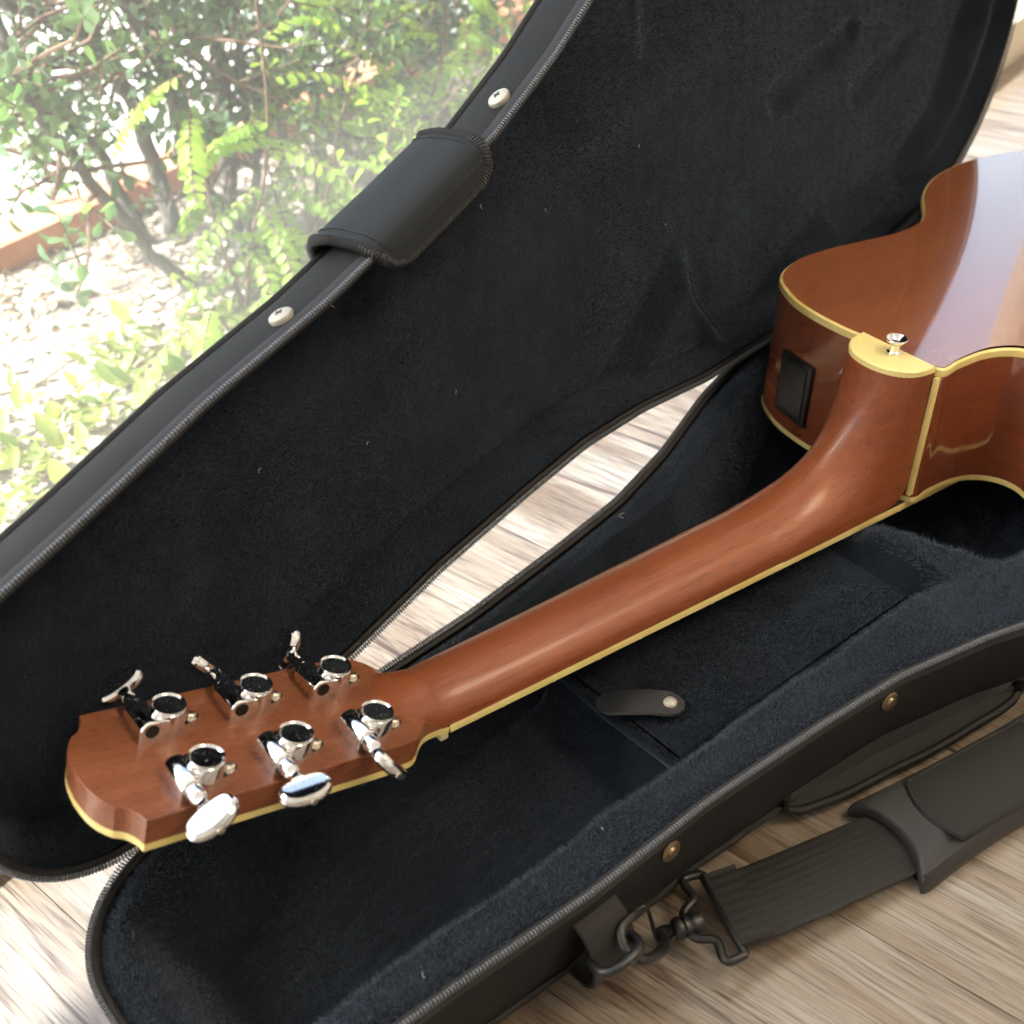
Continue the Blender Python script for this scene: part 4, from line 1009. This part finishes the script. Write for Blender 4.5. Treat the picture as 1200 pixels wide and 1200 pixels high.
# tuning machines
def tuner(sv, side, rot):
    """housing on the back of the headstock: round cup, worm barrel on its tip side; the button sticks out past the edge"""
    y0 = -0.0235 if side < 0 else 0.0168
    Y = np.array([0, float(side), 0]); C = hs(sv, y0, TK)
    mb = MB()
    mb.put(*lathe(C, NH, [(0, 0.0086), (0.0105, 0.0084), (0.0116, 0.0080), (0.0120, 0.0074), (0.0120, 0.0)], 36))
    pr = [(-0.0056, 0.0)] + [(-0.0056, 0.0062)] + [(-0.0056 * math.cos(a), 0.0062 + 0.0052 * math.sin(a)) for a in np.linspace(0.25, math.pi - 0.25, 11)] + [(0.0056, 0.0062), (0.0056, 0.0)]
    S = []
    for yy, sc_ in ((-0.0084, 0.93), (-0.0078, 0.985), (-0.0070, 1.0), (0.0100, 1.0), (0.0110, 0.96), (0.0114, 0.86)):
        S.append([C + TH * (0.0108 + x * sc_) + Y * yy + NH * (h * (sc_ if h > 0 else 1)) for x, h in pr])
    mb.put(*loft(S))
    mb.put(*box(C + TH * 0.0058 - Y * 0.0015 + NH * 0.0050, TH, Y, NH, 0.0060, 0.0066, 0.0050, 0.0006))
    ho = mb.obj("tuning_machine", M_CHROME, guitar, auto=30)
    obj("gear_cover", *lathe(C + NH * 0.0118, NH, [(0, 0.0078), (0.0011, 0.0083), (0.0016, 0.0081), (0.0013, 0.0074), (0.0008, 0.0070), (0.0009, 0.0035), (0.0010, 0)], 36), M_CHROME, ho)
    obj("worm_plug", *lathe(C + TH * 0.0108 - Y * 0.0083 + NH * 0.0062, -Y, [(-0.001, 0.0034), (0.0004, 0.0034), (0.0005, 0.0)], 20), M_DARK, ho)
    # screw ear towards the nut: pointed plate
    ep = np.array([(-0.0050, 0.0058), (-0.0050, -0.0058), (-0.0105, -0.0040), (-0.0150, -0.0020), (-0.0160, 0.0), (-0.0150, 0.0020), (-0.0105, 0.0040)])
    obj("screw_ear", *loft([[C + TH * x + Y * yy + NH * h for x, yy in ep] for h in (0.0, 0.0022, 0.0026)]), M_CHROME, ho, auto=30)
    obj("fixing_screw", *lathe(C - TH * 0.0122 + NH * 0.0024, NH, [(0, 0.0023), (0.0016, 0.0023), (0.0024, 0.0015), (0.0025, 0)], 16), M_NICKEL, ho)
    s0 = C + TH * 0.0108 + Y * 0.0108 + NH * 0.0060
    obj("button_shaft", *lathe(s0, Y, [(-0.002, 0.0042), (0.0040, 0.0041), (0.0075, 0.0038), (0.0082, 0.0031), (0.0098, 0.0029), (0.0112, 0.0032), (0.0126, 0.0036)], 22), M_CHROME, ho)
    wdir = TH * math.cos(rot) + NH * math.sin(rot); tdir = np.cross(wdir, Y); bc = s0 + Y * 0.0190
    prof = []
    for k in range(44):
        a = 2 * math.pi * k / 44
        x = 0.0126 * math.copysign(abs(math.cos(a)) ** 0.90, math.cos(a)); y_ = 0.0086 * math.copysign(abs(math.sin(a)) ** 0.92, math.sin(a))
        if y_ < 0: y_ += 0.0016 * (1 - (x / 0.0126) ** 2)
        prof.append((x, y_))
    prof = np.array(prof); S = []
    for d, h in ((-0.0024, -0.0030), (-0.0019, -0.0031), (-0.0005, -0.0019), (0.0, -0.0006), (0.0, 0.0006), (-0.0005, 0.0019), (-0.0019, 0.0031), (-0.0024, 0.0030)):
        q = offset2(prof, d); S.append([bc + wdir * x + Y * yy + tdir * h for x, yy in q])
    obj("button", *loft(S), M_CHROME, ho, auto=22)
    obj("button_screw", *lathe(bc + Y * 0.0084, Y, [(0, 0.0018), (0.0006, 0.0016), (0.0007, 0)], 14), M_NICKEL, ho)
    obj("string_post", *lathe(hs(sv, y0, 0.0), -NH, [(-0.001, 0.0050), (0.0022, 0.0050), (0.0030, 0.0042), (0.0034, 0.0030), (0.014, 0.0028), (0.0150, 0.0022)], 18), M_CHROME, ho)
    return ho
ROT = {(-1, 0): math.radians(45), (-1, 1): math.radians(-8), (-1, 2): math.radians(-35), (1, 0): math.radians(-73), (1, 1): math.radians(40), (1, 2): math.radians(-35)}
for side in (-1, 1):
    for k in range(3):
        tuner(0.0515 + k * 0.0447, side, ROT[(side, k)])

# ------------------------------------------------------------------ garden beyond the glass
GZ = -0.05
gr = MB()
gu, gv = np.meshgrid(np.linspace(-2.5, 4.0, 150), np.linspace(0.31, 1.10, 46), indexing='ij')
gz = GZ + 0.010 * noise2(gu, gv, 31, 4, 9.0)
gr_o = obj("garden_soil", np.stack([E1[0] * gu + E2[0] * gv, E1[1] * gu + E2[1] * gv, gz], -1).reshape(-1, 3), grid_faces(*gu.shape), M_SOIL, None, kind="structure")
MB().put(*uvbox(-40, 40, 1.06, 60, GZ - 0.06, GZ + 0.035)).obj("pavement", M_CONC, None, smooth=False, kind="structure")
for k in range(-4, 6):
    u0 = -0.2 + k * 0.72
    kk = MB(); kk.put(*uvbox(u0, u0 + 0.716, 1.00, 1.058, GZ - 0.06, GZ + 0.036, 0.006))
    kk.obj("kerb", M_KERB, None, kind="structure")

def leaf_template(kind):
    """x along the leaf 0..1, y half width units, z fold"""
    if kind == 'obovate':
        xs = [0, 0.14, 0.4, 0.66, 0.86, 1.0]; ws = [0.03, 0.06, 0.17, 0.27, 0.23, 0.05]
    elif kind == 'leaflet':
        xs = [0, 0.12, 0.4, 0.7, 0.92, 1.0]; ws = [0.04, 0.20, 0.30, 0.29, 0.17, 0.04]
    else:
        xs = [0, 0.2, 0.45, 0.7, 0.9, 1.0]; ws = [0.08, 0.26, 0.34, 0.26, 0.12, 0.02]
    V = []; F = []
    for x, w_ in zip(xs, ws):
        z = -0.22 * x * x
        V += [(x, -w_, z + 0.28 * w_), (x, 0, z), (x, w_, z + 0.28 * w_)]
    for i in range(5):
        for j in range(2): F.append((i * 3 + j, (i + 1) * 3 + j, (i + 1) * 3 + j + 1, i * 3 + j + 1))
    return np.array(V), np.array(F)
TEMPL = {k: leaf_template(k) for k in ('obovate', 'leaflet', 'lance')}
def leaves_mesh(name, items, kind, material):
    """items: array rows (pos3, dir3, normal3, length, width factor, tint)"""
    V0, F0 = TEMPL[kind]; I = np.asarray(items, float); n = len(I)
    d = I[:, 3:6] / np.linalg.norm(I[:, 3:6], axis=1)[:, None]; nr = I[:, 6:9] - d * np.sum(I[:, 6:9] * d, 1)[:, None]; nr /= np.linalg.norm(nr, axis=1)[:, None] + 1e-9; sd_ = np.cross(nr, d)
    ln = I[:, 9:10]; wf = I[:, 10:11]
    V = (I[:, None, 0:3] + (d * ln)[:, None, :] * V0[None, :, 0:1] + (sd_ * ln * wf)[:, None, :] * V0[None, :, 1:2] + (nr * ln)[:, None, :] * V0[None, :, 2:3]).reshape(-1, 3)
    F = (F0[None] + (np.arange(n) * len(V0))[:, None, None]).reshape(-1, 4)
    me = bpy.data.meshes.new(name); me.vertices.add(len(V)); me.loops.add(F.size); me.polygons.add(len(F))
    me.vertices.foreach_set("co", V.ravel()); me.loops.foreach_set("vertex_index", F.ravel()); me.polygons.foreach_set("loop_start", np.arange(len(F)) * 4)
    me.materials.append(material); me.update(calc_edges=True); me.polygons.foreach_set("use_smooth", np.ones(len(F), bool))
    at = me.attributes.new("tint", 'FLOAT', 'POINT'); at.data.foreach_set("value", np.repeat(I[:, 11], len(V0)))
    return me
def cam_px(P):
    d = np.asarray(P) - CAM; z = d @ np.array(CD); return 600 + 1443.74 * (d @ np.array(CR)) / z, 600 - 1443.74 * (d @ np.array(CU)) / z, z
def foliage(root, items, kind, material, n_single):
    """the largest leaves in view as single parts, the rest as one mass"""
    I = np.asarray(items, float); x, y, z = cam_px(I[:, :3])
    vis = (x > -20) & (x < 620) & (y > -20) & (y < 620); score = np.where(vis, I[:, 9] / z, 0); order = np.argsort(-score)
    single = [i for i in order[:n_single] if score[i] > 0]; rest = np.setdiff1d(np.arange(len(I)), single)
    o = add("crown" if kind == 'obovate' else "leaves", leaves_mesh("crown", I[rest], kind, material), root); o["kind"] = "stuff"
    variants = []
    for k in range(5):
        variants.append(leaves_mesh("leaf", [[0, 0, 0, 1, 0, 0, 0, 0, 1, 1.0, 0.9 + 0.1 * k, 0.1 + 0.2 * k]], kind, material))
    for i in single:
        d = Vector(I[i, 3:6]).normalized(); nr = Vector(I[i, 6:9]); nr = (nr - d * nr.dot(d)).normalized(); sd_ = nr.cross(d)
        o = bpy.data.objects.new("leaf", variants[i % 5]); col.objects.link(o); o.parent = root
        mm = Matrix.Identity(4); s = I[i, 9]; wf = I[i, 10]
        for r in range(3): mm[r][0] = d[r] * s; mm[r][1] = sd_[r] * s * wf; mm[r][2] = nr[r] * s; mm[r][3] = I[i, r]
        o.matrix_local = mm
def root_at(name, label, cat, group, p):
    e = bpy.data.objects.new(name, None); col.objects.link(e); e.location = p; e["label"] = label; e["category"] = cat
    if group: e["group"] = group
    return e

def shrub(name, label, trunks, n_br, leaf_len, seed, n_single, zr=(0.0, 1.2), whorl=8, group="shrubs outside the window", mt=M_LEAFD):
    r = np.random.default_rng(seed); base = uv(*trunks[0][0][:3]); root = root_at(name, label, "shrub", group, base); B0 = np.array(base)
    items = []; tw = MB()
    for tr in trunks:
        P = catmull([uv(*p[:3]) for p in tr], 6, False); R = np.interp(np.linspace(0, 1, len(P)), np.linspace(0, 1, len(tr)), [p[3] for p in tr])
        P += r.normal(0, 0.0015, P.shape)
        obj("trunk", np.array(tube(P, R, 10)[0]) - B0, tube(P, R, 10)[1], M_BARK, root)
        for b in range(n_br):
            i = int(r.uniform(0.40, 1.0) * (len(P) - 1)); p0 = P[i]
            d = unit(np.array([r.normal(), r.normal(), r.uniform(-0.35, 0.8)])); ln = r.uniform(0.09, 0.26)
            q = [p0]; k = 5
            for s in range(k):
                d = unit(d + r.normal(0, 0.22, 3) + np.array([0, 0, 0.06])); q.append(q[-1] + d * ln / k)
            q = np.array(q); rad = np.linspace(min(0.0032, R[i] * 0.6), 0.0010, k + 1); tw.put(*[x if n_ else [tuple(np.array(v) - B0) for v in x] for n_, x in enumerate(tube(q, rad, 5))])
            # side twigs with whorls
            ends = [(q[-1], d)]
            for s in range(r.integers(2, 5)):
                j = r.integers(1, k); dd = unit(d * 0.4 + r.normal(0, 0.7, 3)); e = q[j] + dd * r.uniform(0.03, 0.08)
                tw.put(*[x if n_ else [tuple(np.array(v) - B0) for v in x] for n_, x in enumerate(tube([q[j], (q[j] + e) / 2, e], [0.0013, 0.001, 0.0008], 4))]); ends.append((e, dd))
            for e, dd in ends:
                n_l = r.integers(whorl - 3, whorl + 3); ph = r.uniform(0, 6.28); a = unit(np.cross(dd, r.normal(0, 1, 3))); b_2 = np.cross(dd, a)
                for l in range(n_l):
                    an = ph + l * 2.4; rd = a * math.cos(an) + b_2 * math.sin(an); back = 0.018 * l / n_l * 2.2
                    ld_ = unit(dd * r.uniform(0.25, 0.9) + rd + np.array([0, 0, 0.15])); nr = unit(dd - ld_ * (dd @ ld_) + r.normal(0, 0.2, 3))
                    items.append([*(e - dd * back - B0), *ld_, *nr, leaf_len * r.uniform(0.6, 1.12), r.uniform(0.85, 1.1), r.uniform(0, 0.75)])
    tw.obj("twigs", M_TWIG, root)["kind"] = "stuff"
    if items:
        I = np.array(items); I2 = I.copy(); I2[:, :3] += B0
        # foliage() scores by world position
        x, y, z = cam_px(I2[:, :3]); vis = (x > -20) & (x < 620) & (y > -20) & (y < 620)
        score = np.where(vis, I[:, 9] / z, 0); order = np.argsort(-score); single = [i for i in order[:n_single] if score[i] > 0]; rest = np.setdiff1d(np.arange(len(I)), single)
        o = add("crown", leaves_mesh("crown", I[rest], 'obovate', mt), root); o["kind"] = "stuff"
        var = [leaves_mesh("leaf", [[0, 0, 0, 1, 0, 0, 0, 0, 1, 1.0, 0.9 + 0.05 * k, 0.15 * k]], 'obovate', mt) for k in range(5)]
        for i in single:
            d = Vector(I[i, 3:6]).normalized(); nr = Vector(I[i, 6:9]); nr = (nr - d * nr.dot(d)).normalized(); sd_ = nr.cross(d)
            lf = bpy.data.objects.new("leaf", var[i % 5]); col.objects.link(lf); lf.parent = root
            mm = Matrix.Identity(4); s = I[i, 9]
            for q in range(3): mm[q][0] = d[q] * s; mm[q][1] = sd_[q] * s; mm[q][2] = nr[q] * s; mm[q][3] = I[i, q]
            lf.matrix_local = mm
    return root

shrub("shrub", "many-stemmed dark green shrub with the thickest grey trunk, left of the flap",
      [[(0.515, 0.80, -0.06, 0.014), (0.50, 0.83, 0.0, 0.0125), (0.489, 0.85, 0.055, 0.0125), (0.493, 0.85, 0.146, 0.012), (0.466, 0.85, 0.238, 0.0115), (0.44, 0.87, 0.36, 0.010), (0.41, 0.90, 0.62, 0.006)],
       [(0.425, 0.80, -0.06, 0.009), (0.384, 0.80, 0.0, 0.0072), (0.349, 0.80, 0.077, 0.0068), (0.317, 0.80, 0.148, 0.0062), (0.296, 0.80, 0.21, 0.0058), (0.27, 0.80, 0.32, 0.005)],
       [(0.535, 0.84, -0.06, 0.009), (0.530, 0.85, -0.02, 0.0085), (0.546, 0.85, 0.03, 0.008), (0.560, 0.85, 0.119, 0.0075), (0.566, 0.85, 0.211, 0.007), (0.58, 0.86, 0.36, 0.006), (0.6, 0.88, 0.6, 0.004)],
       [(0.482, 0.80, -0.06, 0.006), (0.527, 0.80, -0.01, 0.0058), (0.540, 0.80, 0.036, 0.0055), (0.548, 0.80, 0.103, 0.005), (0.556, 0.80, 0.22, 0.004), (0.565, 0.82, 0.4, 0.003)]],
      22, 0.021, 11, 150)
shrub("shrub", "grey-green shrub with small round leaves at the photo's top left corner",
      [[(0.50, 0.93, -0.06, 0.012), (0.49, 0.92, 0.03, 0.010), (0.468, 0.90, 0.131, 0.009), (0.444, 0.90, 0.194, 0.010), (0.404, 0.90, 0.232, 0.010), (0.33, 0.90, 0.30, 0.008), (0.28, 0.9, 0.5, 0.005)],
       [(0.46, 0.93, -0.06, 0.008), (0.43, 0.94, 0.08, 0.007), (0.37, 0.94, 0.2, 0.006), (0.36, 0.9, 0.4, 0.004)]],
      19, 0.017, 23, 110)
shrub("shrub", "glossy dark shrub with black berries just left of the handle flap",
      [[(0.78, 0.92, -0.06, 0.008), (0.79, 0.92, 0.03, 0.007), (0.80, 0.92, 0.09, 0.006), (0.79, 0.94, 0.2, 0.005), (0.77, 0.95, 0.4, 0.004)],
       [(0.86, 0.94, -0.06, 0.007), (0.88, 0.93, 0.02, 0.006), (0.90, 0.92, 0.10, 0.005), (0.93, 0.94, 0.25, 0.004)],
       [(0.98, 0.95, -0.06, 0.007), (0.99, 0.94, 0.0, 0.006), (1.0, 0.93, 0.06, 0.005), (1.02, 0.95, 0.2, 0.004)]],
      17, 0.025, 37, 140, whorl=9)
shrub("shrub", "sparse shrub with a pale trunk standing on the bright paving behind the others",
      [[(0.92, 1.15, -0.03, 0.013), (0.934, 1.15, 0.0, 0.012), (0.956, 1.15, 0.03, 0.011), (0.987, 1.15, 0.07, 0.011), (1.03, 1.16, 0.16, 0.010), (1.08, 1.18, 0.4, 0.007)],
       [(1.32, 1.30, -0.03, 0.008), (1.36, 1.30, -0.01, 0.007), (1.39, 1.3, 0.06, 0.006), (1.42, 1.3, 0.25, 0.005)]],
      11, 0.022, 41, 60)
# berries of the glossy shrub
for k, (px_, py_) in enumerate(((0.934, -0.036), (0.945, -0.035), (0.943, -0.046))):
    c = uv(px_, 0.885, py_ + 0.02)
    bb = MB(); bb.put(*lathe((0, 0, 0), (0.1, 0, 1), [(-0.0048, 0), (-0.0043, 0.0022), (-0.0025, 0.0042), (0, 0.0049), (0.0025, 0.0042), (0.0043, 0.0022), (0.0047, 0.0006)], 14)); bb.put(*tube([(0, 0, 0.004), (0.002, 0.001, 0.014), (0.006, 0.002, 0.026)], 0.0006, 5))
    o = bb.obj("berry", plain("black_berry", (0.012, 0.010, 0.018), 0.25) if k == 0 else bpy.data.materials["black_berry"], None)
    o.location = c; o["label"] = ("upper left black berry of the cluster of three by the glossy shrub", "upper right black berry of the cluster of three by the glossy shrub", "lowest black berry of the cluster of three by the glossy shrub")[k]; o["category"] = "berry"; o["group"] = "cluster of black berries"

# pinnate plant: fronds with paired leaflets
def frond_plant(label, stems, seed, n_single):
    r = np.random.default_rng(seed); base = uv(*stems[0][0][:3]); B0 = np.array(base); root = root_at("pinnate_plant", label, "plant", "yellow-green pinnate plants", base)
    items = []; tw = MB()
    for sp_, nf in stems_iter(stems):
        P = catmull([uv(*p) for p in sp_], 6, False)
        V, F = tube(P, np.linspace(0.0028, 0.0012, len(P)), 6); tw.put(np.array(V) - B0, F)
        for f in range(nf):
            i = int((0.18 + 0.82 * f / max(1, nf - 1)) * (len(P) - 1)); p0 = P[i]; an = r.uniform(0, 6.28)
            d = unit(np.array([math.cos(an), math.sin(an) - 0.35, r.uniform(-0.1, 0.5)])); ln = r.uniform(0.08, 0.15); k = 12; q = [p0]
            for s in range(k):
                d = unit(d + np.array([0, 0, -0.10]) + r.normal(0, 0.03, 3)); q.append(q[-1] + d * ln / k)
            q = np.array(q); V, F = tube(q, np.linspace(0.0010, 0.0004, k + 1), 4); tw.put(np.array(V) - B0, F)
            tint = r.uniform(0.0, 0.8)
            for s in range(1, k + 1):
                t = unit(q[s] - q[s - 1]); sdv = unit(np.cross(t, (0, 0, 1))); up = np.cross(sdv, t)
                L_ = r.uniform(0.0105, 0.0150) * (0.75 + 0.45 * math.sin(math.pi * s / k))
                for sg in (-1, 1):
                    ld_ = unit(sdv * sg + t * 0.45 - up * r.uniform(0.05, 0.6)); items.append([*(q[s] - B0), *ld_, *unit(up + r.normal(0, 0.25, 3)), L_, 1.0, min(1, max(0, tint + r.normal(0, 0.1)))])
    tw.obj("stems", M_TWIG, root)["kind"] = "stuff"
    I = np.array(items); W = I.copy(); W[:, :3] += B0; x, y, z = cam_px(W[:, :3]); vis = (x > -20) & (x < 620) & (y > -20) & (y < 620)
    score = np.where(vis, I[:, 9] / z, 0); order = np.argsort(-score); single = [i for i in order[:n_single] if score[i] > 0]; rest = np.setdiff1d(np.arange(len(I)), single)
    o = add("leaves", leaves_mesh("leaves", I[rest], 'leaflet', M_LEAFP), root); o["kind"] = "stuff"
    var = [leaves_mesh("leaflet", [[0, 0, 0, 1, 0, 0, 0, 0, 1, 1.0, 1.0, 0.2 * k]], 'leaflet', M_LEAFP) for k in range(5)]
    for i in single:
        d = Vector(I[i, 3:6]).normalized(); nr = Vector(I[i, 6:9]); nr = (nr - d * nr.dot(d)).normalized(); sd_ = nr.cross(d)
        lf = bpy.data.objects.new("leaflet", var[min(4, int(I[i, 11] * 5))]); col.objects.link(lf); lf.parent = root
        mm = Matrix.Identity(4); s = I[i, 9]
        for q in range(3): mm[q][0] = d[q] * s; mm[q][1] = sd_[q] * s; mm[q][2] = nr[q] * s; mm[q][3] = I[i, q]
        lf.matrix_local = mm
    return root
def stems_iter(stems):
    for s in stems: yield s[:-1], s[-1]
frond_plant("tall yellow-green plant with drooping pinnate fronds in front of the trunks",
    [[(0.40, 0.68, -0.05), (0.42, 0.67, 0.03), (0.45, 0.66, 0.10), (0.47, 0.66, 0.17), (0.48, 0.66, 0.26), 9],
     [(0.41, 0.69, -0.05), (0.39, 0.68, 0.05), (0.385, 0.67, 0.13), (0.38, 0.66, 0.22), 6],
     [(0.42, 0.68, -0.05), (0.48, 0.66, 0.0), (0.52, 0.65, 0.06), (0.55, 0.65, 0.12), (0.59, 0.65, 0.17), 7]], 51, 200)
frond_plant("low yellow-green pinnate plant right against the lid's upper edge",
    [[(0.43, 0.60, -0.05), (0.45, 0.59, 0.0), (0.47, 0.585, 0.05), 8], [(0.34, 0.62, -0.05), (0.33, 0.61, -0.01), (0.31, 0.60, 0.03), 7], [(0.5, 0.64, -0.05), (0.54, 0.63, 0.0), (0.58, 0.62, 0.05), 7]], 53, 120)
frond_plant("pinnate plant with pale leaves above the handle flap",
    [[(0.70, 0.70, -0.05), (0.71, 0.69, 0.05), (0.73, 0.67, 0.12), (0.74, 0.66, 0.2), 9], [(0.66, 0.70, -0.05), (0.64, 0.69, 0.03), (0.63, 0.68, 0.09), 6], [(0.95, 0.8, -0.05), (0.97, 0.78, 0.03), (0.99, 0.77, 0.1), 7]], 57, 120)

frond_plant("feathery yellow-green plant filling the gap between the trunks and the kerb",
    [[(0.60, 0.78, -0.05), (0.61, 0.77, 0.04), (0.62, 0.76, 0.12), (0.60, 0.75, 0.22), 10], [(0.66, 0.80, -0.05), (0.68, 0.79, 0.03), (0.70, 0.78, 0.10), (0.71, 0.77, 0.18), 9],
     [(0.52, 0.74, -0.05), (0.51, 0.73, 0.02), (0.50, 0.72, 0.08), 8], [(0.80, 0.78, -0.05), (0.82, 0.77, 0.0), (0.85, 0.76, 0.06), (0.88, 0.75, 0.12), 9]], 61, 100)
shrub("shrub", "bright yellow-green small-leaved shrub low behind the lid's upper edge",
      [[(0.55, 0.66, -0.06, 0.003), (0.56, 0.65, -0.02, 0.003), (0.58, 0.64, 0.03, 0.0025), (0.60, 0.63, 0.08, 0.002)], [(0.62, 0.68, -0.06, 0.003), (0.64, 0.67, -0.01, 0.003), (0.67, 0.66, 0.04, 0.002)],
       [(0.48, 0.62, -0.06, 0.003), (0.47, 0.61, -0.03, 0.0025), (0.46, 0.60, 0.01, 0.002)], [(0.75, 0.72, -0.06, 0.003), (0.78, 0.71, -0.01, 0.0025), (0.80, 0.70, 0.05, 0.002)]],
      9, 0.017, 71, 60, whorl=7, mt=M_LEAFP)
shrub("shrub", "leafy dark shrub crowding the photo's top edge above the pinnate plants",
      [[(0.66, 0.90, -0.06, 0.008), (0.67, 0.90, 0.05, 0.0075), (0.69, 0.90, 0.14, 0.007), (0.68, 0.90, 0.25, 0.006), (0.66, 0.92, 0.45, 0.004)],
       [(0.60, 0.94, -0.06, 0.010), (0.61, 0.94, 0.05, 0.0095), (0.64, 0.95, 0.15, 0.009), (0.66, 0.96, 0.28, 0.008), (0.7, 0.97, 0.5, 0.005)]],
      18, 0.019, 83, 90)
# low weeds: lance leaves in tufts
weeds = [(0.10, 0.62), (0.17, 0.64), (0.06, 0.585), (0.27, 0.72), (0.22, 0.66), (0.31, 0.68), (0.36, 0.63), (0.02, 0.66), (0.13, 0.72), (0.24, 0.60), (0.3, 0.60), (0.4, 0.62)]
wl = ["weed tuft at the left edge of the garden view near the lid", "weed tuft with a long pale leaf beside the bare soil", "small weed tuft nearest the lid's left end", "weed tuft under the leaning thin trunk", "weed tuft in the middle of the bare soil", "weed tuft at the foot of the pinnate plant", "weed tuft between lid edge and pinnate plant", "weed tuft on the sunny soil at far left", "small weed tuft behind the pale-leafed one", "weed tuft close to the lid's upper edge", "second weed tuft close to the lid's upper edge", "weed tuft by the low pinnate plant"]
for k, (u_, v_) in enumerate(weeds):
    r = np.random.default_rng(100 + k); items = []
    for l in range(r.integers(16, 34)):
        an = r.uniform(0, 6.28); items.append([r.normal(0, 0.020), r.normal(0, 0.020), r.uniform(0, 0.03), math.cos(an), math.sin(an), r.uniform(0.4, 1.6), -math.cos(an) * 0.5, -math.sin(an) * 0.5, 1.0, r.uniform(0.012, 0.034), r.uniform(0.5, 0.9), r.uniform(0, 0.8)])
    o = add("weed", leaves_mesh("weed", items, 'lance', M_GRASS)); o.location = uv(u_, v_, GZ); o["label"] = wl[k]; o["category"] = "weed"; o["group"] = "weeds on the garden soil"
# fallen twigs on the soil
tw = MB(); r_t = np.random.default_rng(404)
for k in range(90):
    u_, v_, a_t = r_t.uniform(-0.1, 1.2), r_t.uniform(0.45, 0.98), r_t.uniform(0, 6.28); ln = r_t.uniform(0.03, 0.13); q = []
    for j in range(5):
        q.append(uv(u_, v_, GZ + 0.012 + 0.012 * r_t.uniform(0, 1))); u_ += math.cos(a_t) * ln / 5; v_ += math.sin(a_t) * ln / 5; a_t += r_t.normal(0, 0.3)
    tw.put(*tube(q, np.linspace(0.0016, 0.0007, 5), 5))
o = tw.obj("fallen_twigs", M_TWIG, None); o["kind"] = "stuff"; o["label"] = "thin dry twigs scattered over the garden soil"; o["category"] = "twigs"
# leaf litter
n = 3400
U = rng.uniform(-0.35, 1.5, n); Vv = rng.uniform(0.33, 1.0, n); an = rng.uniform(0, 6.28, n)
zz = GZ + 0.010 * noise2(U, Vv, 31, 4, 9.0) + rng.uniform(0.001, 0.007, n)
P = E1[None] * U[:, None] + E2[None] * Vv[:, None] + np.c_[np.zeros(n), np.zeros(n), zz]
D_ = np.c_[np.cos(an), np.sin(an), rng.normal(0, 0.22, n)]; Nr = np.c_[rng.normal(0, 0.35, n), rng.normal(0, 0.35, n), np.ones(n)]
lit = add("leaf_litter", leaves_mesh("leaf_litter", np.c_[P, D_, Nr, rng.uniform(0.006, 0.026, n) * rng.uniform(0.6, 1.3, n), rng.uniform(0.35, 1.1, n), rng.beta(1.0, 1.6, n)], 'lance', M_LITTER))
lit["kind"] = "stuff"; lit["label"] = "dry brown leaf litter on the sunny garden soil"; lit["category"] = "leaf litter"
